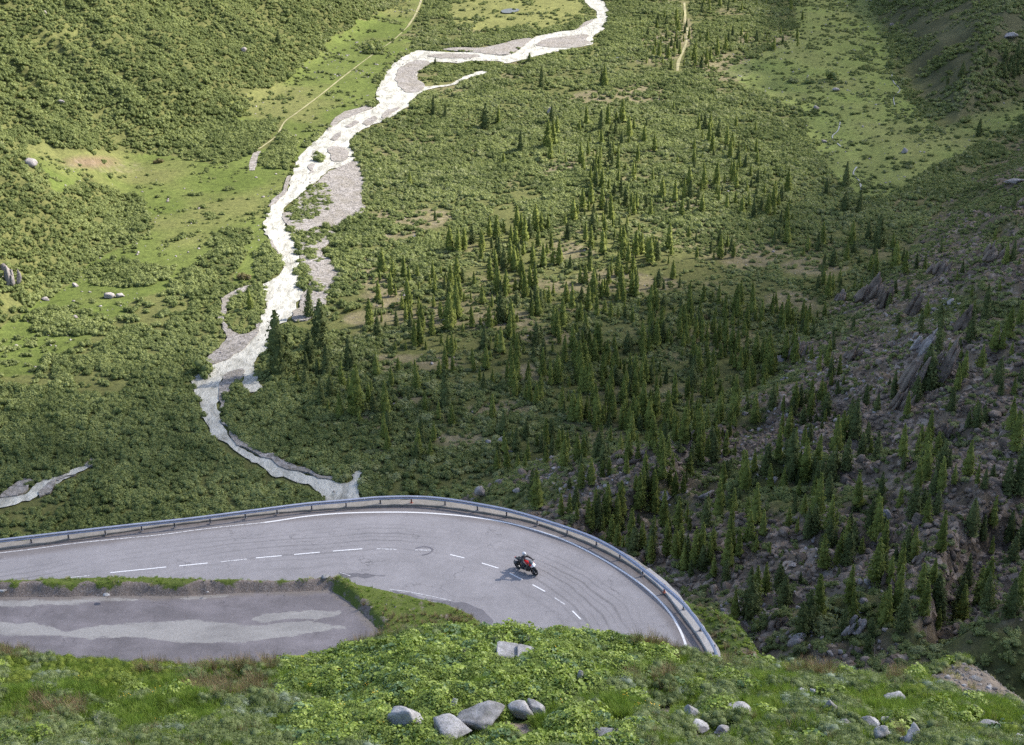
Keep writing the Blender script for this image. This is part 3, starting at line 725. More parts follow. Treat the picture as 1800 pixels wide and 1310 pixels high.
# verge between the road and the car park
def build_verge():
    xs = np.arange(-62, 3.5, 0.13); ys = np.arange(70, 93.5, 0.13)
    gx, gy = np.meshgrid(xs, ys)
    # keep the zone below the inner road edge
    di, si = sdist(gx, gy, inner); d_in = di*si              # positive = camera side of inner edge
    dp, _ = sdist(gx, gy, park, True); ip = inpoly(gx, gy, park); dp = np.where(ip, -dp, dp)
    wob = 1.3*(fbm(gx, gy, 1.4, 4, 301)-0.5)
    lowr, _, _ = project(gx, gy, gx*0); rise = (0.42-0.24*sstep(590, 680, lowr))*sstep(-0.15, 0.55, d_in+wob*0.5)
    z = np.where(d_in < -0.1, -0.07, -0.03)+rise+0.22*(fbm(gx, gy, 1.1, 3, 303)-0.5)*sstep(0, 0.8, d_in)
    low = Z_PARK-0.10
    tt = sstep(-0.1, 0.8, dp+wob*0.35)
    z = low*(1-tt)+z*tt
    keep = (d_in > -0.45) & (dp > -0.3) & (gy > 72)
    idx = np.arange(gx.size).reshape(gx.shape)
    kq = keep[:-1, :-1] & keep[1:, :-1] & keep[:-1, 1:] & keep[1:, 1:]
    Q = np.stack([idx[:-1, :-1], idx[:-1, 1:], idx[1:, 1:], idx[1:, :-1]], -1)[kq]
    m, t, b = new_mat("verge_turf"); pos = geo_pos(t)
    ero = N(t, "ShaderNodeAttribute", attribute_name="bare").outputs["Fac"]
    n1 = noise(t, 0.8, 5, 0.7, pos); n2 = noise(t, 9, 4, 0.75, pos)
    g = ramp(t, n2, [(0.3, (0.06, 0.08, 0.02)), (0.6, (0.12, 0.15, 0.035)), (0.8, (0.2, 0.2, 0.07))])
    s = ramp(t, n2, [(0.3, (0.13, 0.10, 0.085)), (0.55, (0.22, 0.18, 0.155)), (0.7, (0.36, 0.32, 0.31))])
    f = ramp(t, mth(t, 'ADD', ero, mth(t, 'MULTIPLY', mth(t, 'SUBTRACT', n1, 0.5), 1.8)), [(0.42, (0, 0, 0)), (0.58, (1, 1, 1))])
    t.links.new(mixc(t, f, g, s), b.inputs["Base Color"]); b.inputs["Roughness"].default_value = 0.95; b.inputs["Specular IOR Level"].default_value = 0.1
    bump(t, b, n2, 0.8, 0.08)
    used = np.unique(Q); remap = -np.ones(gx.size, int); remap[used] = np.arange(len(used))
    V = np.stack([gx.ravel()[used], gy.ravel()[used], z.ravel()[used]], 1)
    o = quads_np("verge", V, remap[Q], m, smooth=True)
    vpx, _, _ = project(gx, gy, z); bare = (1-sstep(0.15, 1.2, dp+wob*1.2))*(0.35+0.65*sstep(600, 560, vpx))*0.78 + 0.10 + 0.2*sstep(590, 640, vpx)
    at = o.data.attributes.new("bare", 'FLOAT', 'POINT'); at.data.foreach_set("value", bare.ravel()[used].astype(np.float32))
    tag(o, kind='structure')
    k = keep.ravel() & (dp.ravel() > 0.4) & (d_in.ravel() > 0.05)
    return gx.ravel()[k], gy.ravel()[k], z.ravel()[k], bare.ravel()[k]
VERGE = build_verge()

# ------------------------------------------------------------------ scattering of uncountable growth
def scatter(name, P, R, S, protos, label, cat, kind='stuff', idx=None):
    P = np.asarray(P, np.float32); n = len(P)
    if n == 0: return
    me = bpy.data.meshes.new(name); me.vertices.add(n); me.vertices.foreach_set("co", P.ravel())
    for nm, ty, arr, key in (("rotv", 'FLOAT_VECTOR', R, "vector"), ("sclv", 'FLOAT_VECTOR', S, "vector")):
        a = me.attributes.new(nm, ty, 'POINT'); a.data.foreach_set(key, np.asarray(arr, np.float32).ravel())
    a = me.attributes.new("pick", 'INT', 'POINT')
    a.data.foreach_set("value", (RNG.integers(0, len(protos), n) if idx is None else idx).astype(np.int32))
    o = bpy.data.objects.new(name, me); link(o); tag(o, label, cat, kind=kind)
    g = bpy.data.node_groups.new(name, 'GeometryNodeTree')
    g.interface.new_socket(name="Geometry", in_out='INPUT', socket_type='NodeSocketGeometry')
    g.interface.new_socket(name="Geometry", in_out='OUTPUT', socket_type='NodeSocketGeometry')
    gi = g.nodes.new("NodeGroupInput"); go = g.nodes.new("NodeGroupOutput")
    jn = g.nodes.new("GeometryNodeJoinGeometry")
    for p in reversed(protos):
        oi = g.nodes.new("GeometryNodeObjectInfo"); oi.inputs["Object"].default_value = p; oi.inputs["As Instance"].default_value = False
        gti = g.nodes.new("GeometryNodeGeometryToInstance")
        g.links.new(oi.outputs["Geometry"], gti.inputs[0]); g.links.new(gti.outputs[0], jn.inputs[0])
    ip = g.nodes.new("GeometryNodeInstanceOnPoints"); ip.inputs["Pick Instance"].default_value = True
    def na(nm, ty):
        k_ = g.nodes.new("GeometryNodeInputNamedAttribute"); k_.data_type = ty; k_.inputs["Name"].default_value = nm; return k_.outputs["Attribute"]
    er = g.nodes.new("FunctionNodeEulerToRotation"); g.links.new(na("rotv", 'FLOAT_VECTOR'), er.inputs[0])
    g.links.new(gi.outputs[0], ip.inputs["Points"]); g.links.new(jn.outputs[0], ip.inputs["Instance"])
    g.links.new(na("pick", 'INT'), ip.inputs["Instance Index"]); g.links.new(er.outputs[0], ip.inputs["Rotation"])
    g.links.new(na("sclv", 'FLOAT_VECTOR'), ip.inputs["Scale"]); g.links.new(ip.outputs[0], go.inputs[0])
    md = o.modifiers.new("scatter", 'NODES'); md.node_group = g
    return o

def leaf_quads(C, Nn, size, rng, aspect=0.6, fold=0.0):
    """one quad per leaf: centres C, normals Nn"""
    n = len(C); a = rng.normal(size=(n, 3)); T = np.cross(Nn, a); T /= np.linalg.norm(T, axis=1)[:, None]+1e-9
    B = np.cross(Nn, T); s = (size*(0.6+0.8*rng.random(n)))[:, None] if np.ndim(size) == 0 else size[:, None]
    T = T*s*0.5; B = B*s*0.5*aspect
    V = np.stack([C-T, C+B, C+T, C-B], 1).reshape(-1, 3)
    return V, np.arange(n*4).reshape(-1, 4)
def ico(sub):
    bm = bmesh.new(); bmesh.ops.create_icosphere(bm, subdivisions=sub, radius=1.0)
    V = np.array([v.co[:] for v in bm.verts]); F = np.array([[v.index for v in f.verts] for f in bm.faces]); bm.free(); return V, F
def bush_proto(name, m, seed, nl=260, leaf=0.22, h=0.75, lumps=7, spread=0.22, tilt=0.7):
    """unit bush (radius about 1): a lumpy dome of leaf faces over a leafy core"""
    rg = np.random.default_rng(seed)
    cs = rg.normal(size=(lumps, 3)); cs[:, 2] = np.abs(cs[:, 2])*0.7; cs /= np.linalg.norm(cs, axis=1)[:, None]
    rr = 0.30+0.28*rg.random(lumps); cs = cs*(0.55*rg.random((lumps, 1))+0.25); cs[:, 2] = cs[:, 2]*h+0.22
    Vs = []; Qs = []; n0 = 0
    k = rg.integers(0, lumps, nl); d = rg.normal(size=(nl, 3)); d /= np.linalg.norm(d, axis=1)[:, None]
    d[:, 2] = np.where(d[:, 2] < -0.3, -d[:, 2], d[:, 2])
    C = cs[k]+d*rr[k][:, None]*(1+spread*(rg.random((nl, 1))-0.5)); C[:, 2] = np.maximum(C[:, 2], 0.02)
    Nn = d+tilt*rg.normal(size=(nl, 3)); Nn /= np.linalg.norm(Nn, axis=1)[:, None]
    V, Q = leaf_quads(C, Nn, leaf, rg); Vs.append(V); Qs.append(Q); n0 = len(V)
    T = [Q[:, [0, 1, 2]], Q[:, [0, 2, 3]]]
    iv, fi = ico(1)
    for c, r in zip(cs, rr):
        v = iv*(r*0.80)*(1+0.2*(rg.random((len(iv), 1))-0.5)); v = v+c
        Vs.append(v); T.append(fi+n0); n0 += len(v)
    return quads_np(name, np.vstack(Vs), np.vstack(T), m, do_link=False, tris=True)

# ---- valley shrubs
BUSHC = [(0.088, 0.114, 0.036), (0.145, 0.175, 0.058), (0.210, 0.240, 0.092), (0.275, 0.298, 0.135)]
M_BUSH = foliage_mat("shrub_leaves", BUSHC, 0.018, rw=0.22)
M_BUSHG = foliage_mat("grey_shrub_leaves", [(0.17, 0.19, 0.085), (0.23, 0.25, 0.115), (0.29, 0.31, 0.155)], 0.03, rw=0.22)
M_BUSHB = foliage_mat("brown_shrub_leaves", [(0.12, 0.10, 0.05), (0.17, 0.135, 0.07), (0.19, 0.18, 0.08)], 0.03)
bushes = [bush_proto("shrub_source", M_BUSH, 100+i, 230, 0.24, 0.75, 7, 0.22, 0.38) for i in range(5)]+[bush_proto("shrub_source", M_BUSHG, 120+i, 230, 0.22, 0.6, 8, 0.22, 0.4) for i in range(2)]+[bush_proto("shrub_source", M_BUSHB, 130, 200, 0.24, 0.5, 7)]
def bush_density(x, y, z):
    M = masks(x, y, z); px, py = M['px'], M['py']
    d = np.ones(px.shape)
    right = sstep(600, 760, px-0.25*(py-300))
    pat = sstep(0.36, 0.55, fbm(x, y, 17, 4, 401)); pat2 = sstep(0.42, 0.6, fbm(x, y, 34, 3, 403))
    leftgap = sstep(0.36, 0.47, fbm(x, y, 24, 4, 402)); d = d*(1-right)*np.where((py > 520) & (py < 760), 0.10+0.9*leftgap, 0.45+0.55*leftgap) + right*(0.12+0.88*pat)
    d = np.where(M['heath'] > 0.15, d*0.38, d)
    mid = sstep(0, 1, np.clip((px-700)/200, 0, 1))*sstep(380, 480, py)*(1-sstep(860, 900, py)*0)
    d = d*(1-0.22*mid)
    dense_right = inpoly(px, py, [(950,160),(1150,200),(1420,230),(1500,330),(1560,420),(1400,440),(1250,430),(1000,340),(700,330),(640,250),(720,200),(860,190)])
    d = np.where(dense_right, 0.35+0.65*pat, d)
    rkp = sstep(0.38, 0.52, fbm(x, y, 26, 4, 215)); d = np.where(M['rock'] > 0.3, 0.36+0.45*pat2*(fbm(x, y, 9, 2, 405) > 0.46)+0.75*(1-rkp)*(fbm(x, y, 6, 2, 406) > 0.36), d)
    d = np.where(M['top'] > 0.3, 0.5*pat, d)
    md = M['m1'] | M['m2'] | M['m3']
    d = np.where(md & ~M['cl'], np.where(M['m3'], 0.04, 0.015)+np.where(M['m3'], 0.35, 0.22)*sstep(0.58, 0.68, fbm(x, y, 11, 3, 409)), d)
    d = np.where(M['cl'], 1.0, d)
    strip_e = inpoly(px, py, [(500,560),(640,640),(720,760),(660,870),(640,860),(600,840),(500,815),(430,780),(385,730),(388,700),(440,700),(470,690)])
    d = np.where(strip_e & (py > 640) & ~M['riv'], 1.0, d)
    # clearings on the lower left flat and the near hillside
    clr = np.zeros(px.shape, bool)
    for c_ in ([(40,600),(120,590),(180,600),(150,625),(60,625)], [(140,520),(220,530),(200,560),(130,545)], [(0,640),(60,640),(110,670),(60,690),(0,670)], [(300,480),(330,470),(260,530),(230,540)], [(0,520),(40,530),(20,560),(0,560)]):
        clr |= inpoly(px, py, c_)
    d = np.where(clr, 0.1, d)
    d = np.where(M['riv'], 0, d); d = np.where(M['isl'], 1.0, d)
    for pth in ([(600,138),(560,170),(520,200),(500,215),(485,240),(446,282),(442,310)], [(1203,5),(1209,60),(1191,125)], [(742,-8),(728,30),(716,48)]):
        a = np.array(pth, float); dd, _ = sdist(px, py*2.0, a*[1, 2.0]); d = np.where(dd < 9, 0, d)
    return d, M
def sample_valley(n):
    y = np.sqrt(RNG.random(n)*(1120.0**2-115.0**2)+115.0**2); x = (RNG.random(n)*2-1)*(0.40*y+12)
    z = Hi(x, y); px, py, t = project(x, y, z)
    k = (px > -40) & (px < 1840) & (py > -30) & (py < 1260)
    x, y, z = x[k], y[k], z[k]
    return x, y, z
x, y, z = sample_valley(290000)
d, M = bush_density(x, y, z)
k = (RNG.random(len(x)) < d); x, y, z = x[k], y[k], z[k]; M = {a: b[k] for a, b in M.items()}
k = visible(x, y, z, 2.5); x, y, z = x[k], y[k], z[k]; M = {a: b[k] for a, b in M.items()}
de_, se_ = sdist(x, y, curb); k = (de_ > 22); x, y, z = x[k], y[k], z[k]; M = {a: b[k] for a, b in M.items()}
n = len(x)
size = (0.75+1.35*RNG.random(n)**1.5)*(0.65+0.8*fbm(x, y, 25, 2, 411))
size = np.where((M['m1'] | M['m3']) & ~M['cl'], size*0.7, size); size = np.where(M['rock'] > 0.3, size*0.55, size)
size = np.where((M['px'] > 760) & (M['py'] > 400) & (M['rock'] < 0.3), size*0.72, size)
size = np.where(M['isl'], size*0.8, size)
S = np.stack([size*(0.85+0.4*RNG.random(n)), size*(0.85+0.4*RNG.random(n)), size*(0.75+0.35*RNG.random(n))], 1)
R = np.stack([RNG.normal(size=n)*0.08, RNG.normal(size=n)*0.08, RNG.random(n)*6.28], 1)
u = RNG.random(n)*0.9+ (fbm(x, y, 45, 3, 415)-0.5)*0.9
idx = np.where(u < 0.68, RNG.integers(0, 5, n), np.where(u < 1.16, 5+RNG.integers(0, 2, n), 7))
idx = np.where(M['px'] < 560, np.where(RNG.random(n) < 0.997, RNG.integers(0, 5, n), idx), idx)
left = M['px'] < 700
print("valley shrubs", n)
scatter("alder_thicket", np.stack([x, y, z-0.15], 1)[left], R[left], S[left], bushes, "dense green alder thicket west of the river and on its hillside", "shrubs", idx=idx[left])
scatter("shrub_cover", np.stack([x, y, z-0.15], 1)[~left], R[~left], S[~left], bushes, "low green and grey shrubs spread east of the river", "shrubs", idx=idx[~left])

# ---- stones
def rock_shape(seed, sub=3, nplanes=11, rough=0.06, squash=(1, 1, 0.75), sharp=0.0):
    rg = np.random.default_rng(seed); V, F = ico(sub)
    pn = rg.normal(size=(nplanes, 3)); pn /= np.linalg.norm(pn, axis=1)[:, None]; ph = 0.50+0.42*rg.random(nplanes)
    dots = V@pn.T; r = np.min(np.where(dots > 0.05, ph[None, :]/np.maximum(dots, 0.05), 9), axis=1); r = np.minimum(r, 1.15+sharp)
    P = V*r[:, None]
    q = P*3.1+seed; P = P*(1+rough*(vnoise(q[:, 0]+q[:, 2], q[:, 1]-q[:, 2]*0.7, seed)-0.5)*2+rough*0.6*(vnoise(q[:, 0]*2.7, q[:, 1]*2.7+q[:, 2]*2.1, seed+1)-0.5)*2)[:, None]
    return P*np.array(squash), F
M_ROCKV = rock_mat("valley_stone", [(0.22, 0.19, 0.18), (0.34, 0.30, 0.285), (0.47, 0.43, 0.41)], 0.7, (0.13, 0.13, 0.08), pos=True, bumpd=0.25)
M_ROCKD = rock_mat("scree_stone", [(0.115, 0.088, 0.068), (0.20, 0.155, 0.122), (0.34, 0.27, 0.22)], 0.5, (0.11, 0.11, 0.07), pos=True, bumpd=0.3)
M_ROCKF = rock_mat("granite", [(0.20, 0.193, 0.187), (0.41, 0.392, 0.39), (0.62, 0.60, 0.60)], 2.2, (0.24, 0.25, 0.20), pos=True, bumpd=0.04)
st_protos = []
for i in range(5):
    P_, F_ = rock_shape(500+i, 2, 9, 0.05, (1, 0.8, 0.6)); st_protos.append(quads_np("stone_source", P_, F_, M_ROCKD, do_link=False, tris=True))
stv = []
for i in range(4):
    P_, F_ = rock_shape(520+i, 2, 9, 0.05, (1, 0.8, 0.6)); stv.append(quads_np("stone_source", P_, F_, M_ROCKV, do_link=False, tris=True))
x, y, z = sample_valley(650000)
M = masks(x, y, z); pr = sstep(0.40, 0.60, fbm(x, y, 26, 4, 215))*(M['rock'] > 0.25)*np.clip(420/np.maximum(y, 150)-0.55, 0.08, 1)
k = (RNG.random(len(x)) < pr) & (M['rock'] > 0.25)
x, y, z = x[k], y[k], z[k]; k = visible(x, y, z, 1.5); x, y, z = x[k], y[k], z[k]; de_, _ = sdist(x, y, curb); k = de_ > 20; x, y, z = x[k], y[k], z[k]
n = len(x); print("scree", n)
s = 0.25+0.75*RNG.random(n)**3+1.1*(RNG.random(n) < 0.05)*RNG.random(n)
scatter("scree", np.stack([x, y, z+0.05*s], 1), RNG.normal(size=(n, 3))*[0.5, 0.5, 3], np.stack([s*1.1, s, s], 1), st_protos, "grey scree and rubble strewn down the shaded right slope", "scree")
x, y, z = sample_valley(500000); px, py, t = project(x, y, z)
w_ = (fbm(x, y, 12, 3, 441)-0.5)*90
k = np.zeros(len(x), bool)
for q in ([(1180,1110),(1300,1010),(1420,940),(1520,960),(1640,1050),(1600,1140),(1420,1165),(1250,1150)], [(1370,700),(1420,620),(1500,640),(1520,720),(1440,800),(1330,860),(1280,820)], [(1560,560),(1660,500),(1700,640),(1640,760),(1540,740)], [(840,790),(1000,800),(1200,860),(1180,900),(960,880),(850,850)]):
    k |= inpoly(px+w_, py+w_*0.6, q)
k &= (fbm(x, y, 7, 3, 443) > 0.50) & (RNG.random(len(x)) < 0.5); x, y, z = x[k], y[k], z[k]; k = visible(x, y, z, 1.5); x, y, z = x[k], y[k], z[k]; de_, _ = sdist(x, y, curb); k = de_ > 25; x, y, z = x[k], y[k], z[k]
n = len(x); s = 0.22+0.6*RNG.random(n)**3+0.9*(RNG.random(n) < 0.04)*RNG.random(n); print("pale rubble", n)
scatter("pale_scree", np.stack([x, y, z+0.1*s], 1), RNG.normal(size=(n, 3))*[0.5, 0.5, 3], np.stack([s*1.1, s, s], 1), stv, "pale broken rubble in streaks on the lower part of the rocky slope", "rubble")
# stones on meadows and gravel
x, y, z = sample_valley(120000); M = masks(x, y, z)
pr = (M['m1'] & ~M['cl'])*0.10*(sstep(0.45, 0.6, fbm(x, y, 45, 2, 430))+0.15)+(M['m3'])*0.05+(M['heath'] > 0.3)*0.05+M['riv']*0.0
k = RNG.random(len(x)) < pr; x, y, z = x[k], y[k], z[k]; k = visible(x, y, z, 1); x, y, z = x[k], y[k], z[k]
n = len(x); s = 0.25+0.6*RNG.random(n)**3
print("meadow stones", n)
scatter("meadow_stones", np.stack([x, y, z+0.1*s], 1), RNG.normal(size=(n, 3))*[0.3, 0.3, 3], np.stack([s*1.1, s, s], 1), stv, "small pale stones scattered over the meadows", "stones")
gx_, gy_ = [], []
for i, bp in enumerate(BARS+SBARS):
    pp = P2(bp, ZV); lo = pp.min(0); hi = pp.max(0); nn = int(np.prod(hi-lo)*0.5)
    a = lo[0]+(hi[0]-lo[0])*RNG.random(nn); b = lo[1]+(hi[1]-lo[1])*RNG.random(nn); k = inpoly(a, b, pp); gx_.append(a[k]); gy_.append(b[k])
# a few stones in the shallows too
pp = P2(RIV, ZV); lo = pp.min(0); hi = pp.max(0); a = lo[0]+(hi[0]-lo[0])*RNG.random(60000); b = lo[1]+(hi[1]-lo[1])*RNG.random(60000)
k = inpoly(a, b, pp) & (fbm(a, b, 16, 3, 433) > 0.60) & (RNG.random(len(a)) < 0.30); gx_.append(a[k]); gy_.append(b[k])
a = np.concatenate(gx_); b = np.concatenate(gy_); n = len(a); s = 0.14+0.32*RNG.random(n)**4
print("gravel stones", n)
scatter("gravel_stones", np.stack([a, b, np.full(n, ZV+0.2)], 1), RNG.normal(size=(n, 3))*[0.3, 0.3, 3], np.stack([s*1.1, s, s*0.9], 1), stv, "grey cobbles lying on the river's gravel bars", "stones")

# ------------------------------------------------------------------ the cloud added out of view, opacity shaped to shade gorge, slope and road
def shade_wanted(px, py, x, y, z):
    """share of sunlight let through, as the photo's light falls on the land"""
    T = np.full(px.shape, 0.94)
    lim = np.interp(px, [-300, 0, 350, 650, 900, 1150, 1400, 1560, 1700, 1800, 2100], [700, 650, 600, 560, 500, 480, 430, 330, 250, 200, 100])
    lit = sstep(830, 930, py)*sstep(700, 520, px); dk = np.where(px < 900, 0.83, 0.83+0.13*np.clip((px-900)/400, 0, 1)); T = T*(1-dk*(1-0.6*lit)*sstep(-70, 170, py-lim))
    lx = np.interp(py, [-300, 0, 100, 200, 300, 400], [1480, 1510, 1560, 1620, 1700, 1760])
    T = T*(1-0.85*sstep(-60, 60, px-lx))
    T = T*(1-0.30*sstep(1250, 1450, px)*(py < 480))
    nearz = y < 125
    T = np.where(nearz, 0.30, T)
    return np.clip(T, 0.05, 1)
def build_shade_cloud():
    zc = 430.0; nx, ny = 260, 260
    X = np.linspace(-250, 1500, nx); Y = np.linspace(120, 1800, ny); gx, gy = np.meshgrid(X, Y); gx = gx.ravel(); gy = gy.ravel()
    z = np.full(gx.shape, -60.0); kx, ky = SUN.x/SUN.z, SUN.y/SUN.z
    nearm = np.zeros(gx.shape, bool)
    x0 = gx-(zc-5)*kx; y0 = gy-(zc-5)*ky
    nearm = (y0 > -140) & (y0 < 122) & (np.abs(x0) < 150)
    for i in range(8):
        x = gx-(zc-z)*kx; y = gy-(zc-z)*ky; z = np.where(nearm, 5.0, 0.5*z+0.5*np.where((y > 124), Hi(x, np.clip(y, 0, 4000)), -100))
    x = gx-(zc-z)*kx; y = gy-(zc-z)*ky
    y = np.where(~nearm & (y < 126), 126, y)
    px, py, t = project(x, y, z)
    wob = (fbm(gx, gy, 90, 4, 901)-0.5)
    T = shade_wanted(px+wob*130, py+wob*70, x, y, z)
    T = np.clip(T*(1+0.25*(fbm(gx, gy, 45, 3, 905)-0.5)), 0.03, 1)
    T2 = T.reshape(ny, nx)
    for _ in range(3): T2 = (np.roll(T2, 1, 0)+np.roll(T2, -1, 0)+np.roll(T2, 1, 1)+np.roll(T2, -1, 1)+2*T2)/6
    T = T2.ravel()
    top = zc+18+70*(1-T)*(0.5+fbm(gx, gy, 60, 4, 911)); bot = zc-4*(1-T)*fbm(gx, gy, 30, 3, 915)
    V = np.vstack([np.stack([gx, gy, bot], 1), np.stack([gx, gy, top], 1)])
    idx = np.arange(nx*ny).reshape(ny, nx); q = np.stack([idx[:-1, :-1], idx[:-1, 1:], idx[1:, 1:], idx[1:, :-1]], -1).reshape(-1, 4)
    Q = np.vstack([q[:, ::-1], q+nx*ny])
    m, tt, b = new_mat("shade_cloud_sheet")
    at = N(tt, "ShaderNodeAttribute", attribute_name="thin")
    tr = N(tt, "ShaderNodeBsdfTransparent"); tl = N(tt, "ShaderNodeBsdfTranslucent"); tl.inputs[0].default_value = (0.86, 0.87, 0.9, 1)
    df = N(tt, "ShaderNodeBsdfDiffuse"); df.inputs[0].default_value = (0.8, 0.8, 0.82, 1)
    m1 = N(tt, "ShaderNodeMixShader"); m1.inputs[0].default_value = 0.5; tt.links.new(tl.outputs[0], m1.inputs[1]); tt.links.new(df.outputs[0], m1.inputs[2])
    m2 = N(tt, "ShaderNodeMixShader"); tt.links.new(at.outputs["Fac"], m2.inputs[0]); tt.links.new(m1.outputs[0], m2.inputs[1]); tt.links.new(tr.outputs[0], m2.inputs[2])
    tt.links.new(m2.outputs[0], tt.nodes["Material Output"].inputs[0])
    o = quads_np("shade_cloud", V, Q, m, smooth=True)  # added sheet above the view; its transparency map sets where shade falls
    a = o.data.attributes.new("thin", 'FLOAT', 'POINT'); a.data.foreach_set("value", np.sqrt(np.r_[T, T]).astype(np.float32))
    tag(o, kind='structure')
build_shade_cloud()

# ------------------------------------------------------------------ conifers
M_LARCH = foliage_mat("larch_needles", [(0.115, 0.142, 0.034), (0.170, 0.200, 0.046), (0.235, 0.260, 0.070)], 0.03, trans=0.3)
M_PINE = foliage_mat("stone_pine_needles", [(0.070, 0.090, 0.033), (0.098, 0.120, 0.042), (0.130, 0.150, 0.055)], 0.03, trans=0.2)
M_BARK = plain_mat("conifer_bark", (0.12, 0.09, 0.07), 0.95, spec=0.1, vary=0.3, scale=3)
def conifer_mesh(seed, base_r, clear, levels, per, leaf, irregular, m, power=0.85, tip=0.0):
    """crown of drooping sprays for a 10 m tree"""
    rg = np.random.default_rng(seed); Vs = []; T = []; n0 = 0; H = 10.0
    Cs = []; Ns = []; Sz = []
    side = rg.random(12)
    for i in range(levels):
        f = i/(levels-1); z = clear*H+(1-clear)*H*f
        L = base_r*((1-f)**power)*(1-0.35*max(0, 0.16-f)/0.16)+0.12
        nb = max(3, int(per*(1-0.6*f)))
        for k in range(nb):
            a = rg.random()*6.283; s_ = side[int(a/6.284*12)]
            l = L*(1-irregular*rg.random()-irregular*0.7*s_)
            ns = max(2, int(l/0.36))
            for j in range(ns):
                u = (j+0.7)/ns; r = l*u
                zz = z-0.30*r*u+rg.normal()*0.10
                Cs.append((r*math.cos(a)+rg.normal()*0.10, r*math.sin(a)+rg.normal()*0.10, zz))
                nn = np.array([math.cos(a)*0.55, math.sin(a)*0.55, 0.8])+rg.normal(size=3)*0.55; Ns.append(nn/np.linalg.norm(nn)); Sz.append(leaf*(1.15-0.45*u)*(0.7+0.6*rg.random()))
    for j in range(14): Cs.append((rg.normal()*0.06, rg.normal()*0.06, H*(0.93+0.07*rg.random()))); nn = rg.normal(size=3); Ns.append(nn/np.linalg.norm(nn)); Sz.append(0.42)
    C = np.array(Cs); Nn = np.array(Ns); V, Q = leaf_quads(C, Nn, np.array(Sz), rg, aspect=0.62)
    V = V+rg.normal(size=V.shape)*0.03
    Vs.append(V); T += [Q[:, [0, 1, 2]], Q[:, [0, 2, 3]]]; n0 = len(V)
    # ragged inner mass along the trunk
    K = 7; rings = 14; vv = []
    for i in range(rings):
        f = i/(rings-1); z = clear*H+(1-clear)*H*f*0.97; L = (base_r*((1-f)**power))*0.48+0.05
        for k in range(K): a = 6.283*(k+0.5*(i % 2))/K; r = L*(0.55+0.8*rg.random()); vv.append((r*math.cos(a), r*math.sin(a), z+rg.normal()*0.12))
    vv = np.array(vv); tt = []
    for i in range(rings-1):
        for k in range(K):
            a, b, c, d = i*K+k, i*K+(k+1) % K, (i+1)*K+(k+1) % K, (i+1)*K+k; tt += [(a, b, c), (a, c, d)]
    Vs.append(vv); T.append(np.array(tt)+n0)
    return quads_np("crown_source", np.vstack(Vs), np.vstack(T), m, do_link=False, tris=True).data
def trunk_mesh(seed, r0=0.17, top=9.4):
    rg = np.random.default_rng(seed); V = []; F = []; K = 7
    for i in range(9):
        f = i/8; r = r0*(1-f)**0.8+0.015; ox, oy = 0.06*math.sin(f*4+seed), 0.06*math.cos(f*3+seed)
        z = -0.5+f*(top+0.5)
        for k in range(K): a = 6.283*k/K; fl = 1.4 if i == 0 else 1; V.append((ox+r*fl*math.cos(a), oy+r*fl*math.sin(a), z))
        if i:
            for k in range(K): F.append(((i-1)*K+k, (i-1)*K+(k+1) % K, i*K+(k+1) % K, i*K+k))
    # dead lower limbs
    for j in range(7):
        a = rg.random()*6.283; z = 0.8+rg.random()*2.6; l = 0.5+0.6*rg.random(); n = len(V); w_ = 0.03
        d = (math.cos(a), math.sin(a)); p = (-d[1]*w_, d[0]*w_)
        V += [(p[0], p[1], z), (-p[0], -p[1], z), (d[0]*l, d[1]*l, z-0.15), (0, 0, z+0.06)]
        F += [(n, n+1, n+2), (n+1, n+3, n+2), (n+3, n, n+2)]
    me = bpy.data.meshes.new("trunk"); me.from_pydata(V, [], F); me.update(); me.materials.append(M_BARK); me.shade_smooth(); return me
KINDS_T = []
for i in range(5): KINDS_T.append(('larch', conifer_mesh(700+i, 2.5+0.4*(i % 3), 0.08+0.03*(i % 2), 27, 10, 0.66, 0.36+0.09*(i % 4), M_LARCH, 0.52+0.13*(i % 3)), trunk_mesh(i)))
for i in range(4): KINDS_T.append(('pine', conifer_mesh(720+i, 3.0+0.4*(i % 2), 0.05, 25, 13, 0.76, 0.32+0.1*(i % 3), M_PINE, 0.45+0.09*(i % 3)), trunk_mesh(10+i, 0.22)))
TREES = []     # px, py(base), height m or None, kind
def add_area(poly, n, hm, pl, seed, mind=7):
    rg = np.random.default_rng(seed); p = np.array(poly, float); lo = p.min(0); hi = p.max(0); got = 0; tries = 0
    while got < n and tries < n*60:
        tries += 1
        a = lo[0]+(hi[0]-lo[0])*rg.random(); b = lo[1]+(hi[1]-lo[1])*rg.random()
        if not inpoly(np.array([a]), np.array([b]), poly)[0]: continue
        if fbm(np.array([a]), np.array([b*1.8]), 90, 3, seed)[0] < 0.34+0.2*rg.random(): continue
        if any(abs(a-q[0]) < mind and abs(b-q[1]) < mind*0.8 for q in TREES): continue
        h = 0.92*hm*(0.38+0.85*rg.random()**1.2)
        TREES.append([a, b, h, 'pine' if rg.random() < pl else 'larch', 0]); got += 1
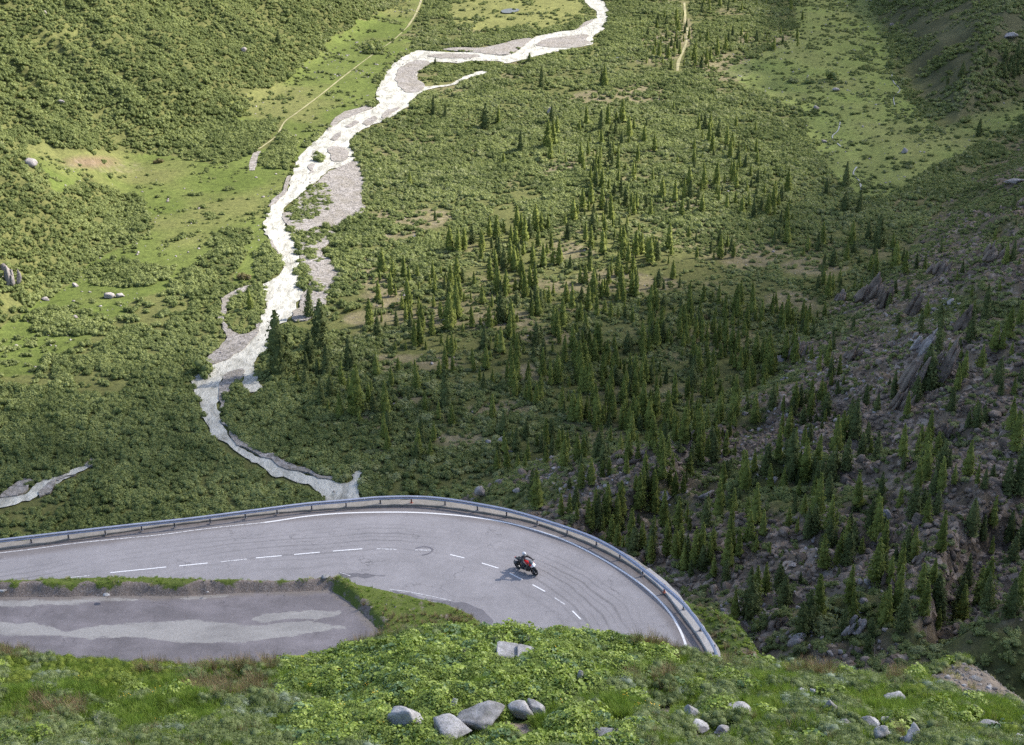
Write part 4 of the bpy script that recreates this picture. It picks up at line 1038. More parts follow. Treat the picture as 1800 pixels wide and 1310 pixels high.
for (a, b, hp, kd) in [(762,203,34,'pine'),(783,208,26,'pine'),(853,226,42,'pine'),(876,218,30,'larch'),(915,268,38,'pine'),(952,155,36,'pine'),(962,262,48,'larch'),(974,258,44,'larch'),(970,216,30,'pine'),
 (1031,222,34,'larch'),(1056,230,36,'pine'),(1068,222,38,'larch'),(1094,215,40,'larch'),(492,660,112,'pine'),(505,655,70,'pine'),(543,558,48,'pine'),(545,640,60,'pine'),(562,612,84,'pine'),(574,660,56,'pine'),(565,716,48,'pine'),
 (615,650,60,'pine'),(614,690,34,'larch'),(679,728,62,'larch'),(785,716,74,'pine'),(624,730,90,'larch'),(648,712,40,'larch'),(440,545,38,'larch'),(1063,152,36,'larch'),(1058,150,24,'pine'),(765,116,14,'pine'),(930,112,18,'pine'),
 (490,82,26,'pine'),(881,566,54,'pine'),(803,560,70,'larch'),(788,580,66,'larch'),(670,480,44,'larch'),(700,655,28,'larch'),(733,688,56,'larch'),(1486,330,44,'pine'),(1545,428,50,'pine'),(1452,345,30,'pine'),
 (1484,375,36,'pine'),(1510,372,40,'pine'),(1630,690,84,'pine'),(1478,780,60,'larch'),(1500,768,70,'pine'),(1320,1085,78,'pine'),(1290,1090,60,'larch'),(1265,1088,50,'larch'),(1345,1044,58,'larch'),(1448,1000,66,'larch'),(1432,935,54,'pine'),
 (1525,1150,40,'pine'),(1700,1030,60,'pine'),(1590,985,66,'pine'),(1528,930,60,'pine'),(1500,960,46,'pine'),(1790,870,90,'pine'),(1732,560,60,'pine'),(1720,240,30,'pine'),(1206,1150,0,'x'),(1085,960,44,'larch'),(1105,985,40,'larch'),(1150,905,74,'larch'),(1192,930,60,'larch'),(1130,872,50,'larch'),(1040,930,46,'larch'),(1065,925,66,'larch'),(1010,900,50,'pine'),(1000,905,40,'larch')]:
    if kd != 'x': TREES.append([a, b, -hp, kd, 1])
add_area([(740,450),(900,400),(1000,380),(1090,330),(1200,470),(1160,560),(900,560),(760,540)], 150, 9.5, 0.25, 31, 8)
add_area([(660,470),(780,480),(1150,540),(1450,560),(1400,640),(1300,700),(1250,780),(1000,740),(900,700),(640,640)], 270, 9.0, 0.18, 32, 7)
add_area([(1040,500),(1250,500),(1460,560),(1380,640),(1300,720),(1280,800),(1050,780),(1000,640)], 210, 9.0, 0.06, 33, 6)
add_area([(960,240),(1200,190),(1380,240),(1400,430),(1250,470),(1080,430),(980,360)], 185, 9.5, 0.40, 34, 9)
add_area([(480,640),(640,640),(780,700),(1000,760),(950,830),(700,830),(560,720)], 60, 8.0, 0.45, 35, 12)
add_area([(880,800),(1100,740),(1280,760),(1320,900),(1270,1040),(1150,1000),(1040,940),(950,900)], 130, 8.5, 0.30, 36, 10)
add_area([(1300,700),(1420,600),(1560,520),(1700,380),(1800,360),(1800,1080),(1600,1120),(1420,1130),(1300,1060),(1260,900)], 230, 7.8, 0.45, 37, 12)
add_area([(1380,700),(1480,640),(1540,740),(1480,840),(1400,900),(1350,820)], 46, 8.5, 0.4, 38, 9)
add_area([(1100,0),(1250,0),(1420,20),(1400,90),(1270,90),(1240,140),(1130,110)], 90, 9.0, 0.35, 39, 8)
add_area([(1600,190),(1690,130),(1800,95),(1800,130),(1720,165),(1640,205)], 46, 9.5, 0.95, 40, 6)
add_area([(1400,430),(1560,420),(1620,470),(1500,540),(1440,520)], 40, 9.0, 0.5, 41, 10)
add_area([(780,230),(960,280),(960,380),(760,400),(650,400)], 10, 6.0, 0.5, 42, 14)
tr = np.array([[q[0], q[1], q[2]] for q in TREES]); hx, hy, hz, ht = hit(tr[:, 0], tr[:, 1])
items = []
for (a, b, h, kd, ex), x, y, z, t in zip(TREES, hx, hy, hz, ht):
    if y < 150: continue
    h = (-h)*t/FPX/0.93 if h < 0 else h*(0.8 if kd == 'pine' else 1.0)
    if inpoly(np.array([a]), np.array([b]), RIV)[0] and not ex: continue
    items.append([h*FPX/t*(1000 if ex else 1), float(x), float(y), float(z), h, kd, a, b, h*FPX/t])
items.sort(key=lambda q: -q[0])
print("conifers", len(items))
LAND = [("beside the grey gravel at the river bend", 520, 620), ("on the heath right of the lower river", 690, 640), ("in the dense conifer belt in mid-valley", 880, 500), ("among shrubs above the dense conifer belt", 1130, 320),
 ("near the grey boulders above the guardrail", 840, 760), ("in the thick stand at the rocky slope's foot", 1220, 620), ("just beyond the guardrail's right-hand bend", 1080, 900), ("on the shaded scree slope", 1500, 830),
 ("high up beside the cliffs at right", 1690, 560), ("above the bright rubble near the gravel spur", 1400, 1040), ("near the pale footpath at the top", 1200, 60), ("on the shrub flat east of the upper river", 880, 210),
 ("below the green clearing at upper right", 1480, 380), ("in the dark row up the far right ravine", 1720, 150), ("on the scree at the far right edge", 1720, 950)]
ORD = ["leftmost", "second from left", "third from left", "fourth from left", "fifth from left", "sixth from left", "seventh from left", "eighth from left", "ninth from left", "tenth from left", "eleventh from left", "twelfth from left", "thirteenth from left", "fourteenth from left", "fifteenth from left", "sixteenth from left", "seventeenth from left", "eighteenth from left", "nineteenth from left", "twentieth from left"]
solo = items[:296]; rest = items[296:]
cells = {}
for q in solo:
    li = min(range(len(LAND)), key=lambda i: (LAND[i][1]-q[6])**2+(LAND[i][2]-q[7])**2)
    sz = "tall" if q[8] > 58 else ("mid-sized" if q[8] > 40 else "small")
    cells.setdefault((li, q[5], sz), []).append(q)
for (li, kd, sz), L in cells.items():
    L.sort(key=lambda q: q[6])
    word = "dark green pine" if kd == 'pine' else "bright green larch"
    for i, q in enumerate(L):
        lab = "%s %s %s" % (sz, word, LAND[li][0])
        if len(L) > 1: lab = (ORD[i] if i < len(L)-1 or i > 19 else "rightmost") + " " + lab if i < 20 else lab
        q.append(lab)
for q in solo:
    _, x, y, z, h, kd, px_, py_, hp, lab = q
    ks = [k for k in KINDS_T if k[0] == kd]; k = rnd.choice(ks); s = h/10.0; wd = s*rnd.uniform(0.85, 1.15)
    o = empty("stone_pine" if kd == 'pine' else "larch_tree", (x, y, z-0.1), (rnd.uniform(-.04, .04), rnd.uniform(-.04, .04), rnd.random()*6.28), (wd, wd, s))
    tag(o, lab, "conifer", "conifers growing in the valley and on the rocky slope")
    link(bpy.data.objects.new("trunk", k[2]), o); link(bpy.data.objects.new("crown", k[1]), o)
if rest:
    protos = []
    for kd, cm, tm in KINDS_T:
        bm = bmesh.new(); bm.from_mesh(cm); n_ = len(bm.faces); bm.from_mesh(tm)
        bm.faces.ensure_lookup_table()
        for f in list(bm.faces)[n_:]: f.material_index = 1
        me_ = bpy.data.meshes.new("distant_conifer_source"); bm.to_mesh(me_); bm.free(); me_.materials.append(cm.materials[0]); me_.materials.append(M_BARK)
        protos.append(bpy.data.objects.new("distant_conifer_source", me_))
    n = len(rest); P = [(q[1], q[2], q[3]-0.1) for q in rest]; S = [(q[4]/10*rnd.uniform(.85, 1.15),)*2+(q[4]/10,) for q in rest]
    ix = np.array([rnd.randrange(5) if q[5] == 'larch' else 5+rnd.randrange(4) for q in rest])
    scatter("distant_conifers", P, [(0, 0, rnd.random()*6.28) for _ in rest], S, protos, "smaller and farther conifers filling the stands of the valley", "conifers", idx=ix)

# ------------------------------------------------------------------ single bushes that stand apart
lonebush = [(560,286,22,"small round green bush on an islet in the river"),(655,92,30,"round green bush alone on the upper meadow beside a boulder"),(500,140,22,"dark green bush on the meadow edge, below the hillside thicket"),
 (415,204,30,"oval green bush on the narrow meadow under the hillside thicket"),(278,288,16,"low bush at the edge of the brown bare patch"),(192,312,14,"tiny dark bush on the grassy toe above the left thicket"),(426,494,22,"dull brown-green bush alone on the bright strip by the river"),
 (136,380,24,"round bush on the meadow's left margin"),(48,566,22,"small round bush in the left clearing"),(350,666,44,"large round willow bush at the river's left bank by the bend"),(535,480,22,"round bush on the gravel at the river's right edge"),
 (533,498,24,"bushy willow on the gravel just below its smaller neighbour"),(1700,218,20,"round dark bush on the shaded green ramp at upper right"),(1395,148,20,"grey-green bush on the dry clearing at upper right"),(1460,142,26,"wide low bush in the upper right clearing"),(1425,148,20,"low bush between two others in the upper right clearing"),
 (1566,118,20,"dark bush beside the white rill at upper right"),(1340,1112,40,"dark green bush at the foot of the bright rubble, beyond the grassy knoll"),(1455,1112,60,"large grey-green bush draped over the pale rubble"),(1640,1030,40,"round green bush on the scree near the right edge"),(750,745,30,"grey-green bush above the two grey boulders")]
for i, (a, b, wp, lab) in enumerate(lonebush):
    x, y, z, t = [float(v[0]) for v in hit(a, b)]; r = wp/2*t/FPX*1.25
    src = bushes[i % 5] if "grey" not in lab else bushes[5]
    if "brown" in lab: src = bushes[7]
    o = bpy.data.objects.new("bush", src.data); link(o); o.location = (x, y+r*0.6, float(Hi(x, y+r*0.6))-0.1); o.scale = (r, r, r*0.95); o.rotation_euler = (0, 0, i*1.3)
    tag(o, lab, "bush", "bushes that stand apart")

# ------------------------------------------------------------------ boulders and crags
BOXR = []      # image ellipses of the foreground rocks, kept free of plants
def block_shape(seed):
    """a split block: two leaning faceted slabs side by side"""
    P1, F1 = rock_shape(seed, 4, 6, 0.02, (1, 1, 1)); rg = np.random.default_rng(seed)
    def bx(w_, d_, h_, cx, tilt):
        V, F = ico(4); q = np.sign(V)*np.abs(V)**0.2; q = q*np.array([w_, d_, h_]); n_ = vnoise(V[:, 0]*3+seed, V[:, 1]*3+V[:, 2]*2, seed)-0.5; q = q*(1+0.10*n_)[:, None]
        q[:, 2] += tilt*q[:, 0]; q[:, 0] += cx; return q, F
    a, fa = bx(0.60, 0.75, 0.56, -0.36, -0.22); b, fb = bx(0.44, 0.7, 0.56, 0.50, -0.34); b[:, 1] -= 0.25
    return np.vstack([a, b]), np.vstack([fa, fb+len(a)])
def place_rock(name, a, b, wp, hp, lab, cat, m, seed, depth=0.8, sub=4, rough=0.05, npl=11, lean=0.0, sink=0.25, group=None, fg=False, hs=1.0):
    """a = centre x, b = centre y in the photo, wp x hp = size there"""
    x, y, z, t = [float(v[0]) for v in hit(a, b+hp*0.38)]
    w_ = wp*t/FPX; dep = math.asin(min(0.9, (CAMZ-z)/math.hypot(x, y, CAMZ-z)))
    h_ = max(hp*t/FPX-w_*depth*0.5*math.sin(dep), hp*t/FPX*0.45)/math.cos(dep)*hs
    P, F = rock_shape(seed, sub, npl, rough, (1, 1, 1), 0.18 if fg else 0.15); P = P/np.abs(P).max(0)
    if 'two-faced' in lab: P, F = block_shape(seed)
    if hp > 29 and not fg:
        rg = np.random.default_rng(seed+5); Ps, Fs, n0 = [], [], 0
        for j in range(9):
            q, f = rock_shape(seed*7+j, 3, 8, 0.10, (1, 1, 1)); q = q/np.abs(q).max(0)
            cx, cy = rg.uniform(-0.72, 0.72), rg.uniform(-0.6, 0.6); ww = rg.uniform(0.20, 0.42); hh = (1-0.55*abs(cx))*rg.uniform(0.55, 1.0)
            z = q[:, 2]*hh; st = 0.06*np.floor(q[:, 2]*3+j)*rg.uniform(0.3, 1)
            ca, sa = math.cos(rg.uniform(-.5, .5)), math.sin(rg.uniform(-.5, .5))
            qx = q[:, 0]*ww*(1-0.25*q[:, 2])+st*0.4; qy = q[:, 1]*ww*1.1
            Ps.append(np.stack([cx+qx*ca-qy*sa, cy+qx*sa+qy*ca, z-0.15*rg.random()], 1)); Fs.append(f+n0); n0 += len(q)
        P = np.vstack(Ps); F = np.vstack(Fs)
    P[:, 2] = np.where(P[:, 2] < 0, P[:, 2]*0.5, P[:, 2])
    ca, sa = math.cos(0.25*(seed % 5-2)), math.sin(0.25*(seed % 5-2))
    P = np.stack([P[:, 0]*w_/2*1.04+P[:, 2]*lean*0.6*h_, P[:, 1]*w_/2*depth, P[:, 2]*h_*(0.62+sink*0.5)], 1)
    o = quads_np(name, P, F, m, smooth=False, tris=True)
    o.location = (x, y+w_*depth*0.3, float(Hi(x, y+w_*depth*0.3))+h_*(0.30 if fg else 0.30*(1-sink)))
    tag(o, lab, cat, group)
    if fg: BOXR.append((a, b, wp*0.5, hp*0.5, y+w_*depth*0.3, x, w_/2))
    return o
VB = "boulders lying on the valley floor and meadows"
for i, (a, b, wp, hp, lab) in enumerate([(847,866,26,24,"large round grey boulder just above the guardrail's middle"),(878,847,20,16,"rounded boulder up and right of the largest boulder above the guardrail"),(910,862,18,12,"flat grey boulder right of the largest boulder above the guardrail"),
 (881,776,18,15,"pale round boulder, right one of the pair above the guardrail"),(857,779,12,11,"small pale boulder, left one of the pair above the guardrail"),(16,487,36,46,"big white split crag at the left edge in the thicket"),(4,474,20,20,"pale stone on top of the white crag at the left edge"),
 (189,520,22,14,"pale boulder on the left meadow, left of its pair"),(212,519,18,11,"white boulder on the left meadow, right of its pair"),(131,502,12,9,"small grey boulder on the meadow's left part"),(78,525,16,10,"white slab among bushes at far left"),(130,556,14,9,"pale stone on a bush-ringed mound at left"),
 (966,197,12,14,"white upright stone beside a dark pine on the shrub flat"),(1436,190,12,8,"pale boulder in the middle of the upper right clearing"),(1470,158,14,7,"flat grey boulder near the top of the clearing"),(1568,44,12,8,"pale boulder on the dark far hillside at the top right"),(1592,266,14,12,"slanted grey boulder below the upper right clearing"),
 (1449,249,14,6,"white flat stone beside the white rill"),(77,24,12,8,"pale rock high in the left thicket"),(428,88,14,12,"reddish pale rock scar in the hillside thicket"),(55,285,24,22,"pale outcrop in the thicket at the left margin"),(105,182,18,8,"pale rock showing through the upper left thicket")]):
    place_rock("boulder", a, b, wp, hp, lab, "boulder", M_ROCKV, 600+i, 0.8, 3, group=VB)
SB = "crags and boulders on the shaded rocky slope"
for i, (a, b, wp, hp, lean, lab) in enumerate([(1528,505,44,70,.35,"tall split crag at the top left of the rocky slope"),(1555,520,30,56,.3,"dark crag face right of the split crag"),(1606,532,24,60,.35,"slender leaning rock rib behind the split crag"),(1652,465,40,46,.3,"rough crag high on the slope near the right edge"),
 (1628,600,44,60,.45,"rounded pale crag at the head of the long rib"),(1600,660,40,90,.45,"long leaning rib of rock in mid-slope"),(1655,640,50,110,.4,"fluted cliff right of the long rib"),(1585,700,36,60,.4,"lower end of the long leaning rib"),(1690,560,34,60,.3,"narrow broken cliff near the right edge"),
 (1400,610,34,56,.3,"leaning crag at the left edge of the scree, above the stand"),(1372,630,24,20,.1,"pale blocky boulder left of the leaning crag"),(1562,905,26,26,.0,"pale cap boulder on top of the pillar"),(1556,945,28,50,.1,"upright rock pillar in the lower scree"),
 (1560,1015,26,44,.15,"left half of the cleft crag in the lower scree"),(1576,1030,24,46,-.15,"right half of the cleft crag in the lower scree"),(1620,915,28,26,.0,"broad grey boulder right of the pillar"),(1722,992,18,15,.0,"single pale boulder on the scree near the right edge"),
 (1393,996,14,9,.0,"small white boulder in the lower left scree"),(1310,728,12,9,.0,"white boulder beside the thick stand"),(1165,882,34,20,.1,"pale broken outcrop among larches beyond the guardrail"),(1240,873,30,24,.1,"grey outcrop among larches right of the pale broken outcrop"),
 (1328,822,22,12,.0,"flat pale boulder in the middle scree"),(1285,905,24,16,.2,"slanting slab beyond the guardrail's right end"),(1370,1095,36,34,.1,"dark fissured block above the bright rubble"),(1420,1080,36,26,.3,"white slab at the top of the bright rubble"),(1405,1120,30,26,.1,"cream-coloured block in the bright rubble"),
 (1500,1110,50,44,.5,"fan of pale slabs right of the draped bush"),(1700,720,24,16,.0,"grey boulder below the fluted cliff"),(1746,620,20,16,.0,"brown boulder at the far right edge"),(1785,320,34,14,.0,"flat pale slab high at the right edge"),(1778,66,26,12,.0,"pale slab on the dark hillside at the top right corner"),
 (1475,520,24,30,.3,"small crag at the upper rim of the scree"),(1500,620,30,40,.4,"broken rib between scree and cliffs"),(1660,760,40,34,.3,"hump of rock under the fluted cliff"),(1620,980,30,36,.4,"slanting slab right of the pillar"),(1750,440,40,46,.3,"dim crag high at the right edge")]):
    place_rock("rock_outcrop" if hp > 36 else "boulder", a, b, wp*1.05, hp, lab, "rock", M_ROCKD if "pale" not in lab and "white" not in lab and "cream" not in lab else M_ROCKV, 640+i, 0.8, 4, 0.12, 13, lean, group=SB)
FG = "rocks in the foreground slope"
FR = [(907,1150,70,46,"large two-faced grey block alone on the green brow"),(709,1262,60,50,"pointed pale boulder among leafy herbs, leftmost of the foreground rocks"),(797,1284,64,40,"rounded pale boulder in front of its wider neighbour"),(843,1271,78,44,"wide pale boulder with a dark hollow, behind its rounded neighbour"),
 (921,1253,50,38,"blunt boulder beside yellow flowers"),(943,1246,30,26,"pale sloping stone touching the blunt boulder's right side"),(1070,1298,54,24,"flat pinkish slab cut by the bottom edge"),(1219,1252,28,26,"small pale triangular rock standing up from the grass"),(1228,1278,34,24,"grey stone with a grass tuft in front"),(1270,1286,26,18,"dark slanting stone right of the tufted stone"),
 (1265,1302,22,16,"pale stone at the bottom below the dark slanting stone"),(1304,1244,42,18,"low rock patched with orange lichen"),(1407,1215,24,16,"bluish rock behind the ledge"),(1430,1217,18,16,"small round rock right of the bluish rock"),(1436,1233,38,22,"brown layered ledge with shrubs below"),(1462,1246,28,26,"lower block of the layered ledge"),(1479,1230,14,14,"little grey rock right of the layered ledge"),
 (1577,1228,42,18,"flat grey slab below the gravel spur"),(1530,1270,34,26,"pale wedge with a bright upper edge"),(1562,1268,26,14,"thin pink slab right of the pale wedge"),(1486,1278,30,16,"half-buried bluish stone left of the pale wedge"),(1548,1290,30,36,"leaning pale slab below the wedge"),(1588,1304,30,18,"white stone between the leaning slab and the horned boulder"),
 (1612,1292,44,40,"horned white boulder at the bottom edge"),(1740,1279,58,34,"large squat boulder near the right edge"),(1765,1306,20,16,"small stone below the squat boulder"),(1793,1300,30,24,"dark stone in the bottom right corner"),(1020,1194,14,26,"dark upright stone in a grassy gap"),(797,1241,18,20,"pale stone deep between the herb cushions"),(1026,1255,24,18,"pale stone in the gap right of the grass cushion"),(1046,1266,18,10,"flat stone beside the grassy hump"),
 (1727,1223,16,12,"pale angular stone on the gravel spur's lower edge"),(1697,1228,12,9,"pale stone left of the angular stone on the gravel spur"),(1738,1208,14,8,"grey stone in the middle of the gravel spur"),(1718,1194,20,9,"flat pale stone on the upper gravel spur"),(1666,1190,12,8,"pale stone on the left part of the gravel spur"),(1695,1206,10,6,"small white stone at the centre of the gravel spur")]
for i, (a, b, wp, hp, lab) in enumerate(FR):
    place_rock("rock", a, b, wp*(1.1 if i else 0.98), hp*(1.12 if i else 0.95), lab, "rock", M_ROCKF, 900+i*3, 0.9, 4, 0.045, 12, 0.0, 0.2, group=FG, fg=True, hs=0.95 if i else 1.15)
for i, (a, b, wp, lab) in enumerate([(572,1016,14,"white stone on the turf where road and car park meet"),(5,1036,12,"flat white stone on the bank at the left edge"),(186,1046,12,"grey stone at the foot of the bank"),(364,1037,6,"small white stone on the dirt bank")]):
    x, y, t = on_plane(a, b, 0.25); P_, F_ = rock_shape(1200+i, 3, 9, 0.05, (1, 0.8, 0.5)); o = quads_np("stone", P_*wp/2*t/FPX, F_, M_ROCKF, tris=True)
    dd_ = (VERGE[0]-x)**2+(VERGE[1]-y)**2; o.location = (float(x), float(y), float(VERGE[2][np.argmin(dd_)])+0.06); tag(o, lab, "stone", "stones on the bank by the road")

# ------------------------------------------------------------------ guardrail
STEEL = plain_mat("galvanised_steel", (0.42, 0.43, 0.50), 0.42, metal=0.55, vary=0.12, scale=1.2)
STEELD = plain_mat("weathered_steel_post", (0.16, 0.155, 0.17), 0.6, metal=0.3, vary=0.25, scale=5)
RUST = plain_mat("rusty_post_paint", (0.30, 0.10, 0.07), 0.7, vary=0.3, scale=8)
gr = empty("guardrail", (float(rail[0][0]), float(rail[0][1]), 0.14)); tag(gr, "galvanised steel guardrail curving round the outside of the bend", "guardrail")
inv = Matrix.Translation(-gr.location)
rl = resample(rail, 0.25); nrm, _ = offsets(rl); nrm = -nrm   # towards the road
TOPZ = Z_RAIL+0.02
PROF = [(-0.02, 0), (0.0, -0.005), (0.035, -0.035), (0.075, -0.05), (0.08, -0.085), (0.05, -0.11), (0.0, -0.14), (-0.005, -0.165), (0.0, -0.19), (0.05, -0.22), (0.08, -0.245), (0.075, -0.28), (0.035, -0.295), (0.0, -0.325), (-0.02, -0.33)]
seg = 17
for s0 in range(0, len(rl)-1, seg):
    e = min(s0+seg+1, len(rl)-1); V = []; F = []
    for i in range(s0, e+1):
        p = rl[i]; q = nrm[i]; lap = 0.006 if i >= e-1 and e < len(rl)-1 else 0.0
        for o_, h in PROF: V.append((p[0]+q[0]*(o_+lap)-gr.location.x, p[1]+q[1]*(o_+lap)-gr.location.y, TOPZ+h-0.14))
    K = len(PROF)
    for i in range(e-s0):
        for k in range(K-1): F.append((i*K+k, (i+1)*K+k, (i+1)*K+k+1, i*K+k+1))
    # bolts at the joint
    bmm = bmesh.new(); vs = [bmm.verts.new(v) for v in V]
    for f in F: bmm.faces.new([vs[k] for k in f])
    for hz_ in (-0.07, -0.26):
        p = rl[e]; q = nrm[e]
        bmesh.ops.create_icosphere(bmm, subdivisions=1, radius=0.025, matrix=Matrix.Translation((p[0]+q[0]*0.09-gr.location.x, p[1]+q[1]*0.09-gr.location.y, TOPZ+hz_-0.14)))
    me = bpy.data.meshes.new("beam"); bmm.to_mesh(me); bmm.free(); me.materials.append(STEEL)
    o = bpy.data.objects.new("beam", me); link(o, gr); sm = o.modifiers.new("thick", 'SOLIDIFY'); sm.thickness = 0.008
def box(bm, c, s, rot=None, bev=0.0):
    r = bmesh.ops.create_cube(bm, size=1.0); M_ = Matrix.Translation(c) @ (rot.to_4x4() if rot is not None else Matrix.Identity(4)) @ Matrix.Diagonal((*s, 1)); bmesh.ops.transform(bm, matrix=M_, verts=r['verts'])
    if bev: bmesh.ops.bevel(bm, geom=list({e_ for v in r['verts'] for e_ in v.link_edges}), offset=bev, segments=2, affect='EDGES')
d_ = np.r_[0, np.cumsum(np.hypot(*(rl[1:]-rl[:-1]).T))]
# a post every 2.7 m, phase read off the photo's first post
px_, py_, _ = project(rl[:, 0], rl[:, 1], np.full(len(rl), TOPZ)); i0 = int(np.argmin(np.abs(px_-50))); ph = d_[i0] % 2.68
kk = 0
for s in np.arange(ph, d_[-1], 2.68):
    i = int(np.searchsorted(d_, s)); i = min(i, len(rl)-1); p = rl[i]; q = nrm[i]
    bm = bmesh.new(); rot = Matrix.Rotation(math.atan2(q[1], q[0]), 3, 'Z'); high = 0.05 if px_[i] < 420 else -0.03
    H_ = TOPZ-0.14+high
    c = Vector((p[0]-q[0]*0.10-gr.location.x, p[1]-q[1]*0.10-gr.location.y, 0))
    box(bm, c+Vector((0, 0, H_/2)), (0.012, 0.10, H_), rot); 
    for sgn in (-1, 1): box(bm, c+rot@Vector((0.028, sgn*0.05, 0))+Vector((0, 0, H_/2)), (0.06, 0.010, H_-0.01), rot)
    box(bm, c+Vector((0, 0, 0.012)), (0.22, 0.24, 0.03), rot)
    box(bm, c+rot@Vector((0.06, 0, 0))+Vector((0, 0, H_-0.165-high)), (0.06, 0.12, 0.16), rot)
    me = bpy.data.meshes.new("post"); bm.to_mesh(me); bm.free(); kk += 1
    rusty = abs(px_[i]-735) < 22 or abs(px_[i]-1168) < 12
    me.materials.append(RUST if rusty else STEELD); o = bpy.data.objects.new("post", me); link(o, gr)
    if rusty: o['label'] = "reddish rusty guardrail post"

# ------------------------------------------------------------------ motorcycle
def tube(bm, pts, rad, K=10, cap=True):
    pts = [Vector(p) for p in pts]; rings = []
    for i, p in enumerate(pts):
        d = (pts[min(i+1, len(pts)-1)]-pts[max(i-1, 0)]).normalized(); r = rad[i] if isinstance(rad, (list, tuple)) else rad
        a = d.orthogonal().normalized() if i == 0 else (a_prev-d*a_prev.dot(d)).normalized(); a_prev = a; b = d.cross(a)
        rings.append([bm.verts.new(p+(a*math.cos(6.2832*k/K)+b*math.sin(6.2832*k/K))*r) for k in range(K)])
    for i in range(len(rings)-1):
        for k in range(K): bm.faces.new((rings[i][k], rings[i][(k+1) % K], rings[i+1][(k+1) % K], rings[i+1][k]))
    if cap: bm.faces.new(rings[0][::-1]); bm.faces.new(rings[-1])
def ell(bm, c, r, rot=None, sub=3):
    M_ = Matrix.Translation(c) @ (rot.to_4x4() if rot is not None else Matrix.Identity(4)) @ Matrix.Diagonal((*r, 1)); return bmesh.ops.create_icosphere(bm, subdivisions=sub, radius=1.0, matrix=M_)
def part(name, fn, m, parent, smooth=True):
    bm = bmesh.new(); fn(bm); bmesh.ops.recalc_face_normals(bm, faces=bm.faces); me = bpy.data.meshes.new(name); bm.to_mesh(me); bm.free()
    if smooth: me.shade_smooth()
    me.materials.append(m); o = bpy.data.objects.new(name, me); link(o, parent); return o
def torus(bm, c, R_, r, K=40, k2=12, flat=1.0):
    rows = []
    for i in range(K):
        a = 6.2832*i/K; rows.append([bm.verts.new((c[0]+(R_+r*math.cos(6.2832*j/k2))*math.cos(a), c[1]+r*flat*math.sin(6.2832*j/k2), c[2]+(R_+r*math.cos(6.2832*j/k2))*math.sin(a))) for j in range(k2)])
    for i in range(K):
        for j in range(k2): bm.faces.new((rows[i][j], rows[(i+1) % K][j], rows[(i+1) % K][(j+1) % k2], rows[i][(j+1) % k2]))
BLK = plain_mat("black_plastic", (0.018, 0.018, 0.02), 0.35, vary=0.2); TYRE = plain_mat("tyre_rubber", (0.02, 0.02, 0.022), 0.8, vary=0.2, scale=20)
RED = plain_mat("red_paint", (0.62, 0.02, 0.02), 0.18, spec=0.6, vary=0.05); WHT = plain_mat("white_paint", (0.80, 0.80, 0.82), 0.2, spec=0.6, vary=0.05)
MET = plain_mat("engine_metal", (0.22, 0.22, 0.23), 0.35, metal=0.8); GLS = plain_mat("tinted_screen", (0.10, 0.12, 0.13), 0.05, spec=0.8); LEA = plain_mat("black_leather", (0.022, 0.022, 0.028), 0.5, vary=0.35, scale=9)
LAMPG = plain_mat("lamp_glass", (0.85, 0.87, 0.9), 0.05, spec=0.9)
xr, yr, _ = on_plane(910, 998, 0.0); xf, yf, _ = on_plane(942, 1012, 0.0)
dirb = Vector((float(xf-xr), float(yf-yr), 0)); ang = math.atan2(dirb.y, dirb.x); mid = Vector((float(xf+xr)/2, float(yf+yr)/2, 0.0))
bike = empty("motorcycle", mid, (math.radians(-14), 0, ang)); bike.rotation_mode = 'XYZ'; bike.scale = (1.08, 1.08, 1.08)
bike.rotation_euler = (Matrix.Rotation(ang, 3, 'Z') @ Matrix.Rotation(math.radians(12), 3, 'X')).to_euler()
tag(bike, "red, white and black motorcycle leaning through the hairpin bend", "motorcycle")
def wheel(name, cx, wdt):
    o = part(name, lambda bm: (torus(bm, (cx, 0, 0.31), 0.235, 0.022, 36, 8, 1.8), [tube(bm, [(cx, 0, 0.31), (cx+0.225*math.cos(k*1.2566), 0, 0.31+0.225*math.sin(k*1.2566))], [0.035, 0.018], 8) for k in range(5)], tube(bm, [(cx, -0.07, 0.31), (cx, 0.07, 0.31)], 0.045, 14)), MET, bike)
    part("tyre", lambda bm: torus(bm, (cx, 0, 0.31), 0.255, 0.062, 44, 14, wdt), TYRE, o)
    def disc(bm):
        for sy in ((-0.062, 0.062) if name == "front_wheel" else (0.062,)): tube(bm, [(cx, sy-0.003, 0.31), (cx, sy+0.003, 0.31)], 0.155 if name == "front_wheel" else 0.11, 28)
    part("brake_disc", disc, MET, o); return o
wheel("front_wheel", 0.72, 1.05); wheel("rear_wheel", -0.70, 1.5)
part("fork", lambda bm: [tube(bm, [(0.72, s*0.10, 0.31), (0.56, s*0.10, 0.72), (0.46, s*0.10, 0.98)], [0.028, 0.026, 0.024], 10) for s in (-1, 1)]+[box(bm, (0.47, 0, 0.95), (0.08, 0.26, 0.03)), box(bm, (0.53, 0, 0.79), (0.09, 0.26, 0.04))], MET, bike)
part("front_mudguard", lambda bm: [tube(bm, [(0.72+0.345*math.cos(a), 0, 0.31+0.345*math.sin(a)) for a in (0.5, 0.8, 1.2, 1.6, 2.0, 2.4)], [0.03, 0.065, 0.08, 0.08, 0.06, 0.03], 10)], BLK, bike)
